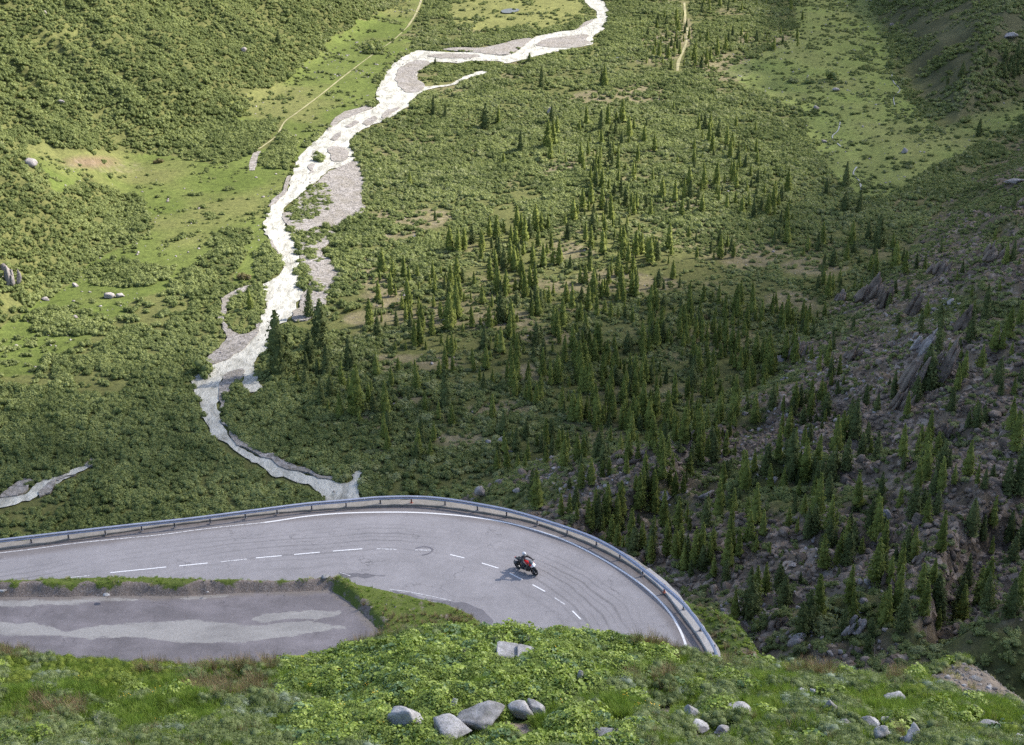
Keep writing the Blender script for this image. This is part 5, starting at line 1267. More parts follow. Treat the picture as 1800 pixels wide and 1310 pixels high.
part("frame", lambda bm: [tube(bm, [(0.45, s*0.06, 0.88), (0.15, s*0.15, 0.72), (-0.22, s*0.13, 0.58), (-0.28, s*0.10, 0.38)], [0.035, 0.035, 0.035, 0.04], 8) for s in (-1, 1)]+[tube(bm, [(-0.2, s*0.08, 0.62), (-0.62, s*0.07, 0.86)], 0.02, 8) for s in (-1, 1)]+[tube(bm, [(-0.26, s*0.12, 0.40), (-0.70, s*0.11, 0.31)], [0.045, 0.03], 8) for s in (-1, 1)], BLK, bike)
part("engine", lambda bm: [box(bm, (0.08, 0, 0.46), (0.46, 0.30, 0.34), None, 0.04), box(bm, (-0.12, 0, 0.38), (0.26, 0.32, 0.22), None, 0.04), ell(bm, (0.0, 0.16, 0.40), (0.12, 0.05, 0.12)), ell(bm, (0.0, -0.16, 0.40), (0.12, 0.05, 0.12))]+[tube(bm, [(0.26, s*0.07, 0.55), (0.36, s*0.08, 0.42), (0.28, s*0.08, 0.24), (0.0, s*0.08, 0.18)], 0.022, 8) for s in (-1, 0, 1)], MET, bike)
part("exhaust", lambda bm: tube(bm, [(-0.1, -0.09, 0.2), (-0.35, -0.16, 0.28), (-0.5, -0.17, 0.40), (-0.80, -0.18, 0.56)], [0.03, 0.035, 0.055, 0.06], 14), MET, bike)
part("fuel_tank", lambda bm: [ell(bm, (0.14, 0, 0.90), (0.30, 0.165, 0.15), Matrix.Rotation(0.12, 3, 'Y')), ell(bm, (0.28, 0, 0.93), (0.16, 0.15, 0.11))], RED, bike)
def fairing(bm):
    for s in (-1, 1):
        P = [(0.80, 0.03, 0.98), (0.62, 0.14, 1.06), (0.42, 0.20, 0.98), (0.30, 0.22, 0.80), (0.30, 0.22, 0.50), (0.10, 0.19, 0.26), (0.46, 0.15, 0.30), (0.60, 0.19, 0.62), (0.74, 0.12, 0.84)]
        vo_ = [bm.verts.new((p[0], s*p[1], p[2])) for p in P]; vi_ = [bm.verts.new((p[0]-0.02, s*(p[1]-0.025), p[2])) for p in P]; c = bm.verts.new((0.44, s*0.245, 0.70)); c2 = bm.verts.new((0.44, s*0.21, 0.70))
        n_ = len(P)
        for i in range(n_):
            j = (i+1) % n_; bm.faces.new((vo_[i], vo_[j], c)); bm.faces.new((vi_[j], vi_[i], c2)); bm.faces.new((vo_[j], vo_[i], vi_[i], vi_[j]))
part("side_fairing", fairing, BLK, bike)
part("front_fairing", lambda bm: [ell(bm, (0.54, s*0.13, 0.96), (0.17, 0.075, 0.10), Matrix.Rotation(0.35, 3, "Y")) for s in (-1, 1)]+[ell(bm, (0.56, 0, 1.02), (0.14, 0.13, 0.06), Matrix.Rotation(0.5, 3, "Y"))], RED, bike)
cowl = part("nose_cowl", lambda bm: [ell(bm, (0.71, 0, 0.93), (0.16, 0.15, 0.11), Matrix.Rotation(0.6, 3, 'Y')), ell(bm, (0.64, 0.12, 0.84), (0.13, 0.06, 0.09)), ell(bm, (0.64, -0.12, 0.84), (0.13, 0.06, 0.09))], WHT, bike)
for s in (-1, 1): part("headlight", lambda bm: ell(bm, (0.835, s*0.075, 0.925), (0.035, 0.055, 0.035)), LAMPG, cowl)
part("windscreen", lambda bm: [ell(bm, (0.55, 0, 1.10), (0.19, 0.14, 0.10), Matrix.Rotation(0.65, 3, 'Y'))], GLS, bike)
hb = part("handlebar", lambda bm: [tube(bm, [(0.44, s*0.06, 0.99), (0.46, s*0.2, 1.02), (0.40, s*0.38, 1.0)], 0.014, 8) for s in (-1, 1)]+[tube(bm, [(0.43, s*0.27, 1.01), (0.39, s*0.395, 0.998)], 0.022, 10) for s in (-1, 1)], BLK, bike)
for s in (-1, 1): part("mirror", lambda bm: [tube(bm, [(0.55, s*0.16, 1.05), (0.58, s*0.28, 1.13)], 0.008, 6), ell(bm, (0.58, s*0.32, 1.14), (0.025, 0.065, 0.035))], BLK, bike)
part("seat", lambda bm: [ell(bm, (-0.22, 0, 0.83), (0.26, 0.13, 0.055)), ell(bm, (-0.52, 0, 0.93), (0.18, 0.10, 0.045), Matrix.Rotation(-0.2, 3, 'Y') if False else None)], BLK, bike)
tail = part("tail_unit", lambda bm: [ell(bm, (-0.60, 0, 0.88), (0.30, 0.10, 0.06), Matrix.Rotation(0.18, 3, 'Y'))], BLK, bike)
part("tail_light", lambda bm: box(bm, (-0.89, 0, 0.93), (0.03, 0.12, 0.04), None, 0.008), RED, tail)
part("number_plate", lambda bm: [box(bm, (-0.93, 0, 0.70), (0.012, 0.18, 0.14), Matrix.Rotation(0.35, 3, 'Y')), tube(bm, [(-0.80, 0, 0.88), (-0.92, 0, 0.74)], 0.015, 6)], WHT, bike)
for s in (-1, 1): part("footpeg", lambda bm: tube(bm, [(-0.20, s*0.12, 0.40), (-0.20, s*0.26, 0.40)], 0.013, 8), MET, bike)
for s in (-1, 1): part("luggage_case", lambda bm: [box(bm, (-0.62, s*0.24, 0.70), (0.42, 0.17, 0.30), None, 0.05), box(bm, (-0.62, s*0.33, 0.70), (0.30, 0.02, 0.05), None, 0.008)], BLK, bike)

# rider
rider = empty("person", bike.location, bike.rotation_euler, bike.scale)
tag(rider, "rider in black leathers and white helmet crouched on the motorcycle", "person")
V = [(-0.30, 0, 0.93), (-0.24, 0, 1.08), (-0.12, 0, 1.24), (-0.03, 0, 1.36), (0.02, 0, 1.46), (0.05, 0, 1.57)]; R_ = [(0.19, 0.17), (0.18, 0.16), (0.21, 0.17), (0.16, 0.13), (0.07, 0.07), (0.09, 0.10)]
E = [(0, 1), (1, 2), (2, 3), (3, 4), (4, 5)]
for s in (-1, 1):
    n_ = len(V)
    V += [(-0.02, s*0.19, 1.34), (0.12, s*0.33, 1.15), (0.36, s*0.345, 1.05), (0.42, s*0.335, 1.025)]; R_ += [(0.10, 0.10), (0.078, 0.078), (0.056, 0.056), (0.045, 0.03)]; E += [(3, n_), (n_, n_+1), (n_+1, n_+2), (n_+2, n_+3)]
    n_ = len(V)
    V += [(-0.22, s*0.13, 0.90), (0.18, s*0.25, 0.80), (-0.16, s*0.215, 0.48), (-0.18, s*0.21, 0.43), (-0.06, s*0.225, 0.41)]; R_ += [(0.125, 0.125), (0.092, 0.092), (0.065, 0.065), (0.06, 0.06), (0.046, 0.04)]; E += [(0, n_), (n_, n_+1), (n_+1, n_+2), (n_+2, n_+3), (n_+3, n_+4)]
me = bpy.data.meshes.new("body"); me.from_pydata(V, E, []); me.update(); me.materials.append(LEA)
ob = bpy.data.objects.new("body", me); link(ob, rider); sk = ob.modifiers.new("skin", 'SKIN')
if not me.skin_vertices: me.attributes.new("skin", 'FLOAT', 'POINT')
for i, r in enumerate(R_): me.skin_vertices[0].data[i].radius = r
me.skin_vertices[0].data[0].use_root = True
sk.use_smooth_shade = True; ss = ob.modifiers.new("sub", 'SUBSURF'); ss.levels = 2; ss.render_levels = 2
hel = part("helmet", lambda bm: [ell(bm, (0.04, 0, 1.64), (0.155, 0.13, 0.145)), ell(bm, (0.13, 0, 1.585), (0.075, 0.09, 0.065))], plain_mat("helmet_shell", (0.55, 0.55, 0.57), 0.25, spec=0.6, vary=0.1), rider)
part("visor", lambda bm: ell(bm, (0.10, 0, 1.655), (0.105, 0.115, 0.055), Matrix.Rotation(0.15, 3, 'Y')), GLS, hel)
for s in (-1, 1):
    def glove(bm):
        ell(bm, (0.41, s*0.335, 1.035), (0.055, 0.045, 0.028))
        for k in range(4):
            yy = s*(0.30+0.024*k); l = (0.95, 1.05, 1.0, 0.85)[k]
            tube(bm, [(0.43, yy, 1.04), (0.43+0.035*l, yy, 1.028), (0.43+0.04*l, yy, 1.0), (0.42, yy, 0.985)], [0.011, 0.0105, 0.010, 0.008], 7)
        tube(bm, [(0.405, s*0.295, 1.03), (0.40, s*0.275, 1.0), (0.42, s*0.272, 0.985)], [0.013, 0.012, 0.009], 7)
    part("glove", glove, LEA, rider)
part("jacket_panels", lambda bm: [ell(bm, (-0.17, s*0.115, 1.22), (0.13, 0.07, 0.09), Matrix.Rotation(-0.8, 3, 'Y')) for s in (-1, 1)]+[ell(bm, (0.08, s*0.345, 1.19), (0.05, 0.03, 0.05)) for s in (-1, 1)], plain_mat("grey_leather", (0.30, 0.30, 0.34), 0.5, vary=0.3), rider)
part("boot_pair", lambda bm: [ell(bm, (-0.08, s*0.222, 0.415), (0.12, 0.05, 0.045)) for s in (-1, 1)], BLK, rider)

# ------------------------------------------------------------------ foreground growth
HERBC = [(0.085, 0.130, 0.018), (0.145, 0.205, 0.026), (0.220, 0.290, 0.045), (0.310, 0.370, 0.095)]
M_HERB = foliage_mat("herb_leaves", HERBC, 0.5, 0.5, 0.25, 0.4, rw=0.6)
M_WIL = foliage_mat("willow_leaves", [(0.100, 0.130, 0.045), (0.150, 0.185, 0.075), (0.210, 0.245, 0.120)], 0.4)
M_GREY = foliage_mat("silver_willow_leaves", [(0.14, 0.18, 0.11), (0.22, 0.26, 0.18), (0.32, 0.36, 0.27)], 0.4)
M_ALP = foliage_mat("alpine_rose_leaves", [(0.085, 0.125, 0.022), (0.130, 0.175, 0.030), (0.20, 0.23, 0.045)], 0.5)
M_GRS = foliage_mat("grass_blades", [(0.095, 0.165, 0.025), (0.145, 0.225, 0.035), (0.24, 0.28, 0.08)], 0.8, 0.7, 0.35)
M_DRY = foliage_mat("dry_grass_blades", [(0.22, 0.20, 0.10), (0.34, 0.30, 0.17), (0.45, 0.42, 0.27)], 0.8)
M_TWIG = foliage_mat("brown_twigs", [(0.13, 0.085, 0.055), (0.20, 0.14, 0.08), (0.27, 0.21, 0.12)], 0.6, trans=0.1)
M_YEL = plain_mat("yellow_petals", (0.85, 0.48, 0.02), 0.6)
def herb_proto(seed, nl=120, m=M_HERB, lf=0.078, tall=0.30):
    rg = np.random.default_rng(seed); r = np.sqrt(rg.random(nl)); a = rg.random(nl)*6.283
    z = tall*(1-r**2)*(0.7+0.6*rg.random(nl))+0.05+0.06*rg.random(nl)
    C = np.stack([r*0.5*np.cos(a), r*0.5*np.sin(a), z], 1)
    Nn = np.stack([0.7*r*np.cos(a), 0.7*r*np.sin(a), np.ones(nl)], 1)+rg.normal(size=(nl, 3))*0.38; Nn /= np.linalg.norm(Nn, axis=1)[:, None]
    # each leaf: a folded rounded blade of six points
    T = np.cross(Nn, rg.normal(size=(nl, 3))); T /= np.linalg.norm(T, axis=1)[:, None]; B = np.cross(Nn, T); s = (lf*(0.6+0.8*rg.random(nl)))[:, None]
    pts = [(-1, 0, 0), (-0.4, 0.62, 0.16), (0.5, 0.5, 0.12), (1, 0, -0.1), (0.5, -0.5, 0.12), (-0.4, -0.62, 0.16)]
    V = np.stack([C+T*s*0.6*p[0]+B*s*0.75*p[1]+Nn*s*0.6*p[2] for p in pts], 1).reshape(-1, 3)
    b = np.arange(nl)[:, None]*6
    F = np.vstack([b+np.array(f)[None, :] for f in ((0, 1, 2), (0, 2, 3), (0, 3, 4), (0, 4, 5))])
    return quads_np("herb_source", V, F, m, do_link=False, tris=True)
def tuft_proto(seed, m, nb=70, hgt=0.26, spread=0.17, lean=0.5):
    rg = np.random.default_rng(seed); V = []; F = []
    for i in range(nb):
        a = rg.random()*6.283; r = spread*math.sqrt(rg.random()); x0, y0 = r*math.cos(a), r*math.sin(a); h = hgt*(0.6+0.7*rg.random()); l = lean*h*(0.4+rg.random()); b = a+rg.normal()*0.6
        w_ = 0.007; px_, py_ = -math.sin(b)*w_, math.cos(b)*w_; n = len(V)
        V += [(x0-px_, y0-py_, 0), (x0+px_, y0+py_, 0), (x0+math.cos(b)*l*0.35-px_*.8, y0+math.sin(b)*l*0.35-py_*.8, h*0.6), (x0+math.cos(b)*l*0.35+px_*.8, y0+math.sin(b)*l*0.35+py_*.8, h*0.6), (x0+math.cos(b)*l, y0+math.sin(b)*l, h)]
        F += [(n, n+1, n+3), (n, n+3, n+2), (n+2, n+3, n+4)]
    return quads_np("tuft_source", np.array(V), np.array(F), m, do_link=False, tris=True)
def twig_proto(seed, nb=55, hgt=0.8, leaves=60, m=M_TWIG, lm=M_WIL):
    rg = np.random.default_rng(seed); V = []; F = []; mi = []
    for i in range(nb):
        a = rg.random()*6.283; b = a+rg.normal()*0.5; r = 0.12*rg.random(); h = hgt*(0.5+0.6*rg.random()); l = 0.5*h*(0.3+0.7*rg.random())
        P = [np.array((r*math.cos(a), r*math.sin(a), 0)), np.array((r*math.cos(a)+l*0.4*math.cos(b), r*math.sin(a)+l*0.4*math.sin(b), h*0.55)), np.array((r*math.cos(a)+l*math.cos(b)+rg.normal()*0.04, r*math.sin(a)+l*math.sin(b)+rg.normal()*0.04, h))]
        for k in range(2):
            w_ = (0.008, 0.005)[k]; s = np.array((-math.sin(b), math.cos(b), 0))*w_; n = len(V)
            V += [P[k]-s, P[k]+s, P[k+1]+s*0.6, P[k+1]-s*0.6]; F += [(n, n+1, n+2), (n, n+2, n+3)]; mi += [0, 0]
            if rg.random() < 0.7:                       # side twig
                q = P[k]+(P[k+1]-P[k])*rg.random(); e_ = q+np.array((rg.normal()*0.1, rg.normal()*0.1, 0.12)); n = len(V); V += [q-s*.6, q+s*.6, e_]; F += [(n, n+1, n+2)]; mi += [0]
    for i in range(leaves):
        a = rg.random()*6.283; h = hgt*(0.35+0.55*rg.random()); r = 0.42*h*math.sqrt(rg.random()); c = np.array((r*math.cos(a), r*math.sin(a), h)); n = len(V)
        u_ = rg.normal(size=3); u_ /= np.linalg.norm(u_); v_ = np.cross(u_, rg.normal(size=3)); v_ /= np.linalg.norm(v_)
        V += [c-u_*0.025, c+v_*0.012, c+u_*0.025, c-v_*0.012]; F += [(n, n+1, n+2), (n, n+2, n+3)]; mi += [1, 1]
    o = quads_np("twig_source", np.array(V), np.array(F), m, do_link=False, tris=True); o.data.materials.append(lm); o.data.polygons.foreach_set("material_index", np.array(mi[:len(o.data.polygons)], np.int32)); return o
def flower_proto(seed):
    rg = np.random.default_rng(seed); V = []; F = []
    for i in range(7):
        c = np.array((rg.normal()*0.10, rg.normal()*0.10, 0.36+0.08*rg.random())); n = len(V); K = 6; r = 0.018
        V += [c+np.array((0, 0, 0.008))]+[c+np.array((r*math.cos(6.283*k/K), r*math.sin(6.283*k/K), rg.normal()*0.006)) for k in range(K)]
        F += [(n, n+1+k, n+1+(k+1) % K) for k in range(K)]
    return quads_np("flower_source", np.array(V), np.array(F), M_YEL, do_link=False, tris=True)
M_HERB2 = foliage_mat("small_herb_leaves", [(0.075, 0.115, 0.022), (0.125, 0.175, 0.035), (0.19, 0.235, 0.060)], 0.5, 0.6, 0.25, 0.2, rw=0.6)
M_HERB3 = foliage_mat("blue_green_leaves", [(0.060, 0.105, 0.040), (0.100, 0.160, 0.060), (0.15, 0.22, 0.095)], 0.5, 0.5, 0.2, 0.35, rw=0.6)
HERBS = [herb_proto(1000, 110, M_HERB, 0.10, 0.26), herb_proto(1001, 130, M_HERB, 0.08, 0.34), herb_proto(1002, 260, M_HERB2, 0.045, 0.30), herb_proto(1003, 260, M_HERB2, 0.05, 0.40), herb_proto(1004, 90, M_HERB3, 0.11, 0.30), herb_proto(1005, 120, M_HERB, 0.085, 0.42)]
WILL = [bush_proto("low_willow_source", M_WIL, 1010+i, 900, 0.105, 0.55, 10, 0.35, 0.9) for i in range(3)]
GREYS = [bush_proto("silver_willow_source", M_GREY, 1020+i, 900, 0.10, 0.5, 10, 0.35, 0.9) for i in range(2)]
ALPR = [bush_proto("alpine_rose_source", M_ALP, 1030+i, 900, 0.095, 0.5, 11, 0.35, 0.9) for i in range(2)]
TUFT = [tuft_proto(1040+i, M_GRS) for i in range(4)]; DRY = [tuft_proto(1050+i, M_DRY, 45, 0.28) for i in range(2)]
TWIG = [twig_proto(1060+i) for i in range(3)]; FLOW = [flower_proto(1070+i) for i in range(3)]

def fg_points(n, y0=32.0, y1=60.0):
    y = y0+(y1-y0)*RNG.random(n); x = (RNG.random(n)*2-1)*(0.40*y+3.0); z = Hi(x, y); px, py, t = project(x, y, z)
    k = (px > -60) & (px < 1860) & (py > 1040) & (py < 1390)
    x, y, z, px, py, t = [v[k] for v in (x, y, z, px, py, t)]
    k = visible(x, y, z, 0.35)
    # keep the faces of the rocks free
    for (a, b, rw, rh, ry, rx, rr) in BOXR:
        k &= ~((np.abs(x-rx) < rr*0.95) & (np.abs(y-ry) < rr*0.75))
        k &= ~(((px-a)/(rw*0.92))**2+((py-(b+rh*0.15))/(rh*0.80))**2 < 1)
    return [v[k] for v in (x, y, z, px, py, t)]
Z_LUSH = [(480,1165),(540,1150),(600,1148),(690,1130),(800,1100),(900,1105),(1000,1120),(1060,1130),(1160,1150),(1180,1180),(1100,1200),(1000,1215),(960,1240),(1040,1262),(1100,1268),(1110,1330),(540,1330),(500,1290),(560,1250),(480,1220)]
Z_ALP = [(110,1160),(200,1148),(310,1152),(330,1180),(280,1210),(160,1210),(60,1180)]
Z_ALP2 = [(0,1165),(60,1170),(50,1215),(0,1215)]
Z_TWIG = [[(480,1185),(540,1180),(540,1215),(470,1225)],[(1120,1125),(1190,1140),(1200,1165),(1120,1150)],[(60,1235),(170,1240),(150,1270),(50,1262)],[(1080,1180),(1200,1190),(1190,1215),(1090,1205)],[(330,1150),(480,1150),(490,1200),(440,1240),(340,1230)],[(-20,1120),(60,1120),(62,1160),(-20,1165)],[(1385,1165),(1465,1165),(1460,1205),(1385,1200)],[(540,1130),(640,1105),(700,1108),(640,1140),(560,1160)],[(240,1170),(300,1160),(310,1190),(250,1200)],[(1270,1150),(1330,1145),(1340,1170),(1280,1175)],[(1560,1180),(1600,1176),(1600,1200),(1560,1205)]]
Z_GRASS = [[(110,1205),(330,1200),(400,1250),(340,1290),(150,1270)],[(1320,1170),(1400,1200),(1400,1260),(1280,1260)],[(1480,1215),(1800,1232),(1800,1290),(1500,1262)],[(1000,1230),(1200,1235),(1190,1260),(1060,1262)],[(900,1170),(1060,1180),(1030,1230),(930,1210)],[(0,1215),(80,1220),(60,1260),(0,1250)],[(1480,1165),(1620,1178),(1700,1145),(1800,1200),(1800,1225),(1700,1162),(1620,1190)]]
def inany(px, py, L):
    r = np.zeros(px.shape, bool)
    for q in L: r |= inpoly(px, py, q)
    return r
def fg_masks(x, y, px, py):
    w1 = (fbm(x, y, 1.6, 3, 501)-0.5)*60; w2 = (fbm(x, y, 1.6, 3, 505)-0.5)*30; qx, qy = px+w1, py+w2
    lush = inpoly(qx, qy, Z_LUSH); alp = inpoly(qx, qy, Z_ALP) | inpoly(qx, qy, Z_ALP2); tw = inany(qx, qy, Z_TWIG) & ~lush; gr_ = inany(qx, qy, Z_GRASS) & ~lush
    spur = inpoly(px, py, SPUR) & (y > 40); bare = inany(px, py, BAREP)
    wil = ~(lush | alp | tw | gr_ | spur | bare)
    return lush, alp, tw, gr_, spur, bare, wil
def sc_fg(name, n, pick, protos, s0, s1, zs, label, cat, tilt=0.15, off=-0.03):
    x, y, z, px, py, t = fg_points(n); L = fg_masks(x, y, px, py); k = pick(x, y, px, py, *L); x, y, z = x[k], y[k], z[k]; n = len(x)
    s = s0+(s1-s0)*RNG.random(n); S = np.stack([s, s, s*zs*(0.8+0.4*RNG.random(n))], 1)
    print(name, n)
    return scatter(name, np.stack([x, y, z+off*s], 1), np.stack([RNG.normal(size=n)*tilt+0.0, RNG.normal(size=n)*tilt, RNG.random(n)*6.28], 1), S, protos, label, cat)
R01 = lambda x: RNG.random(len(x))
sc_fg("leafy_herbs", 26000, lambda x, y, px, py, lu, al, tw, g, sp, ba, wi: (lu & (R01(x) < 0.80*sstep(0.34, 0.50, fbm(x, y, 1.25, 3, 509))) & ~ba) | ((wi | g) & (fbm(x, y, 1.4, 2, 511) > 0.70) & ~ba & (R01(x) < 0.4)), HERBS, 0.55, 1.15, 1.0, "lush bright green broad-leaved herbs in the middle of the foreground", "herbs", 0.25)
sc_fg("low_willow", 9000, lambda x, y, px, py, lu, al, tw, g, sp, ba, wi: (wi & (R01(x) < 0.62)) | (tw & (R01(x) < 0.25)) | (g & (R01(x) < 0.06)) | (lu & (fbm(x, y, 2.4, 2, 519) > 0.66) & (R01(x) < 0.4)), WILL, 0.26, 0.52, 0.85, "low green willow scrub covering the foreground slope", "scrub")
sc_fg("silver_willow", 9000, lambda x, y, px, py, lu, al, tw, g, sp, ba, wi: wi & (fbm(x, y, 2.2, 3, 521) > 0.60) & (R01(x) < 0.5), GREYS, 0.25, 0.46, 0.8, "grey-leaved dwarf willow in patches on the foreground slope", "scrub")
sc_fg("alpine_rose", 9000, lambda x, y, px, py, lu, al, tw, g, sp, ba, wi: (al & (R01(x) < 0.85)) | (wi & (fbm(x, y, 1.8, 3, 527) > 0.60) & (R01(x) < 0.4)), ALPR, 0.26, 0.48, 0.8, "dense yellow-green low shrubs at the left brow", "scrub")
sc_fg("grass", 42000, lambda x, y, px, py, lu, al, tw, g, sp, ba, wi: ~ba & (~sp) & (g | (R01(x) < 0.34) | ((px > 1590) & (py < 1215))), TUFT, 0.7, 1.25, 1.0, "tufts of green grass between the shrubs", "grass", 0.2)
sc_fg("dry_grass", 16000, lambda x, y, px, py, lu, al, tw, g, sp, ba, wi: ~ba & ~al & (fbm(x, y, 1.1, 3, 533) > 0.62) & (R01(x) < np.where(lu, 0.12, 0.4)), DRY, 0.5, 1.0, 1.0, "straw-coloured tufts of old grass", "grass", 0.3)
sc_fg("twiggy_scrub", 9000, lambda x, y, px, py, lu, al, tw, g, sp, ba, wi: tw & (R01(x) < 0.8), TWIG, 0.55, 1.0, 1.0, "reddish brown twiggy scrub with few leaves", "scrub")
sc_fg("sparse_twigs", 9000, lambda x, y, px, py, lu, al, tw, g, sp, ba, wi: wi & (R01(x) < 0.10), TWIG, 0.35, 0.7, 1.0, "thin bare twigs poking from the willow scrub", "scrub")
FLZ = [[(600,1195),(680,1200),(680,1260),(640,1310),(600,1310)],[(920,1265),(960,1262),(960,1290),(920,1290)],[(1030,1260),(1070,1262),(1070,1285),(1030,1285)],[(960,1240),(1000,1240),(1000,1262),(965,1262)],[(600,1285),(700,1275),(720,1310),(590,1310)],[(1120,1240),(1180,1245),(1180,1265),(1120,1262)],[(540,1215),(600,1215),(600,1240),(540,1240)]]
sc_fg("yellow_flowers", 30000, lambda x, y, px, py, lu, al, tw, g, sp, ba, wi: ~ba & ((inany(px, py, FLZ) & (fbm(x, y, 0.7, 2, 577) > 0.58) & (R01(x) < 0.10)) | (lu & (R01(x) < 0.001)) | (g & (R01(x) < 0.001))), FLOW, 0.7, 1.1, 1.0, "small yellow flowers among the leafy herbs", "flowers", 0.1)
# stones of the gravel spur and bare gaps
M_PEB = rock_mat("pale_rubble", [(0.13, 0.115, 0.105), (0.21, 0.19, 0.175), (0.36, 0.33, 0.31)], 2.0, None, pos=True, bumpd=0.03)
PEB = []
for i in range(4):
    P_, F_ = rock_shape(1100+i, 2, 8, 0.05, (1, 0.8, 0.5)); PEB.append(quads_np("pebble_source", P_, F_, M_PEB, do_link=False, tris=True))
x, y, z, px, py, t = fg_points(60000); k = (inpoly(px, py, SPUR) & (RNG.random(len(x)) < 0.5)) | (inany(px, py, BAREP) & (RNG.random(len(x)) < 0.4)); x, y, z = x[k], y[k], z[k]; n = len(x)
s = 0.015+0.11*RNG.random(n)**5+0.02*RNG.random(n); print("rubble", n)
scatter("rubble", np.stack([x, y, z+0.2*s], 1), RNG.normal(size=(n, 3))*[0.4, 0.4, 3], np.stack([s*1.2, s, s], 1), PEB, "grey rubble on the gravel spur and in the bare gaps", "rubble")
# verge turf, stones on the bank
vx, vy, vz, vb = VERGE
k = RNG.random(len(vx)) < (0.14*(1-0.8*np.clip(vb+1.1*(fbm(vx, vy, 1.5, 3, 541)-0.5), 0, 1))*(fbm(vx, vy, 1.2, 2, 545) > 0.32)); n = int(k.sum()); s = 0.30+0.55*RNG.random(n); print("verge", n)
scatter("verge_grass", np.stack([vx[k], vy[k], vz[k]-0.02], 1), np.stack([RNG.normal(size=n)*0.3, RNG.normal(size=n)*0.3, RNG.random(n)*6.28], 1), np.stack([s, s, s*0.8], 1), TUFT+DRY[:1], "short green grass along the bank beside the road", "grass")
px, py, t = project(vx, vy, vz)
k = (px > 560) & (px < 870) & ((py > 1074+0.03*(px-600)) | (fbm(vx, vy, 1.0, 2, 549) > 0.68)) & (RNG.random(len(px)) < 0.06); n = int(k.sum()); s = 0.4+0.4*RNG.random(n)
scatter("verge_scrub", np.stack([vx[k], vy[k], vz[k]-0.02], 1), np.stack([RNG.normal(size=n)*0.2, RNG.normal(size=n)*0.2, RNG.random(n)*6.28], 1), np.stack([s, s, s*0.7], 1), TWIG, "reddish twiggy scrub at the tip of the verge", "scrub")
k = (RNG.random(len(vx)) < 0.05*np.clip(vb-0.15, 0, 1)) | (RNG.random(len(vx)) < 0.004); n = int(k.sum()); s = 0.02+0.09*RNG.random(n)**3
scatter("bank_stones", np.stack([vx[k], vy[k], vz[k]+0.01], 1), RNG.normal(size=(n, 3))*[0.4, 0.4, 3], np.stack([s*1.2, s, s], 1), PEB, "small stones in the bare dirt of the bank", "stones")
# grit gathered along the edges of the car park and the verge
ex_, ey_ = park[:, 0], park[:, 1]; pr2 = resample(np.vstack([park, park[:1]]), 0.05); n = len(pr2)
k = RNG.random(n) < 0.55; pq = pr2[k]+RNG.normal(size=(int(k.sum()), 2))*[0.35, 0.28]; n = len(pq); s = 0.012+0.05*RNG.random(n)**4
kk_ = (pq[:, 1] > 76); pq = pq[kk_]; s = s[kk_]; n = len(s)
scatter("grit", np.stack([pq[:, 0], pq[:, 1], np.full(n, Z_PARK+0.01)], 1), RNG.normal(size=(n, 3))*[0.4, 0.4, 3], np.stack([s*1.2, s, s], 1), PEB, "loose grit along the edge of the car park", "grit")
# the knoll and the embankment right outside the guardrail
n = 60000; x = -45+75*RNG.random(n); y = 66+58*RNG.random(n); de_, se_ = sdist(x, y, curb); de_ = -de_*se_; z = Hi(x, y)
k = (de_ > 1.25) & (de_ < 14); x, y, z, de_ = x[k], y[k], z[k], de_[k]; k = visible(x, y, z, 0.6); x, y, z, de_ = x[k], y[k], z[k], de_[k]; px, py, t = project(x, y, z)
k = RNG.random(len(x)) < np.where((px > 1222) & (y < 87), 0.95, 0.05); x, y, z, px = x[k], y[k], z[k], px[k]; n = len(x); s = np.where(px > 1222, 0.18+0.22*RNG.random(n), 0.12+0.1*RNG.random(n)); print("knoll", n)
pr_ = WILL+ALPR+TUFT+TWIG[:1]; ix = RNG.choice(len(pr_), n, p=[.03, .03, .03, .05, .06, .19, .18, .18, .15, .10]); s = np.where(ix >= 5, s*2.2, s*0.8)
scatter("knoll_growth", np.stack([x, y, z-0.03], 1), np.stack([RNG.normal(size=n)*0.2, RNG.normal(size=n)*0.2, RNG.random(n)*6.28], 1), np.stack([s, s, s*0.7], 1), pr_, "grass and low scrub on the knoll beyond the guardrail", "scrub", idx=ix)
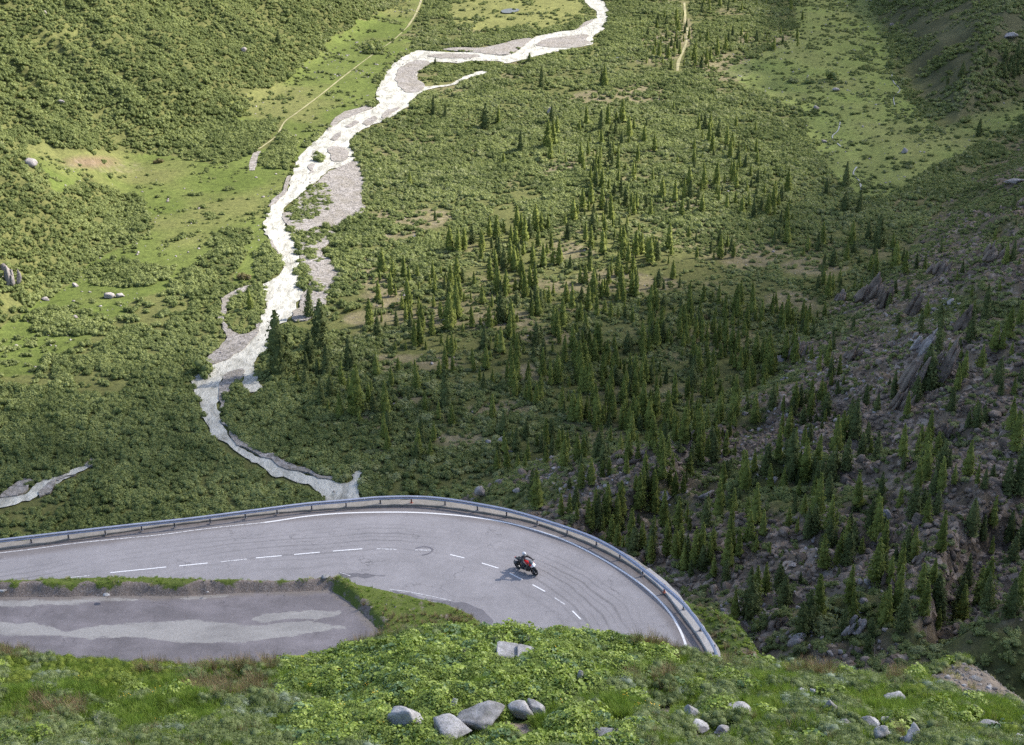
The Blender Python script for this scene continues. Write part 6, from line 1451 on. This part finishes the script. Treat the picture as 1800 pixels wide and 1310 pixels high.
# a few shrubs and plants that stand out on the brow
for i, (a, b, r, src, lab) in enumerate([(590,1150,0.55,0,"rounded green shrub on the brow at the tip of the car park"),(1000,1112,0.5,1,"grey-green willow shrub on the brow below the bend"),(1120,1118,0.5,2,"leafy willow shrub on the brow right of centre"),(240,1172,0.6,3,"dense yellow-green shrub on the left brow"),(150,1165,0.5,4,"yellow-green shrub left of the densest one on the brow"),
    (1440,1250,0.5,5,"silvery shrub in front of the layered ledge"),(1630,1222,0.55,5,"rounded silver-green shrub at the foot of the gravel spur"),(1470,1205,0.5,5,"bluish willow shrub above the layered ledge"),(1020,1222,0.35,6,"dark green leafy plant in the grassy gap"),(1340,1190,0.5,0,"green shrub behind the lichen rock")]):
    x, y, z, t = [float(v[0]) for v in hit(a, b)]; src_ = (WILL+ALPR+GREYS+HERBS)[src if src != 6 else 7]
    o = bpy.data.objects.new("shrub", src_.data); link(o); o.location = (x, y+0.1, float(Hi(x, y+0.1))-0.05); sc_ = r if src != 6 else 1.6; o.scale = (sc_, sc_, sc_*0.9); o.rotation_euler = (0, 0, i*0.9); tag(o, lab, "shrub", "shrubs that stand out on the foreground slope")
# tall dead stalks
STK = plain_mat("dry_stalk", (0.50, 0.44, 0.36), 0.8)
for i, (a, b, hp, lab) in enumerate([(178,1290,34,"upright pale stalk in the grass at lower left"),(70,1176,18,"pale bent stalk on the left brow"),(1537,1162,36,"bare forked twig standing on the right brow"),(1455,1156,26,"bare pale twigs on the brow above the reddish scrub"),(816,1165,24,"thin stalk left of the two-faced block"),(930,1140,22,"thin stalk behind the two-faced block")]):
    x, y, z, t = [float(v[0]) for v in hit(a, b)]; h = hp*t/FPX/0.8
    bm = bmesh.new(); ln_ = rnd.uniform(-.15, .15); tube(bm, [(0, 0, -0.05), (ln_*h*0.4, 0, h*0.5), (ln_*h, 0.02, h)], [0.010, 0.008, 0.004], 6)
    for k in range(5 if hp > 20 else 2):
        f = 0.45+0.1*k; s_ = (-1)**k; tube(bm, [(ln_*h*f, 0, h*f), (ln_*h*f+s_*0.10*h, 0.03*s_, h*(f+0.16)), (ln_*h*f+s_*0.16*h, 0.0, h*(f+0.32))], [0.006, 0.004, 0.002], 5)
    me = bpy.data.meshes.new("dry_stalk"); bm.to_mesh(me); bm.free(); me.materials.append(STK); o = bpy.data.objects.new("dry_stalk", me); link(o); o.location = (x, y, z); tag(o, lab, "stalk", "dry stalks on the foreground slope")
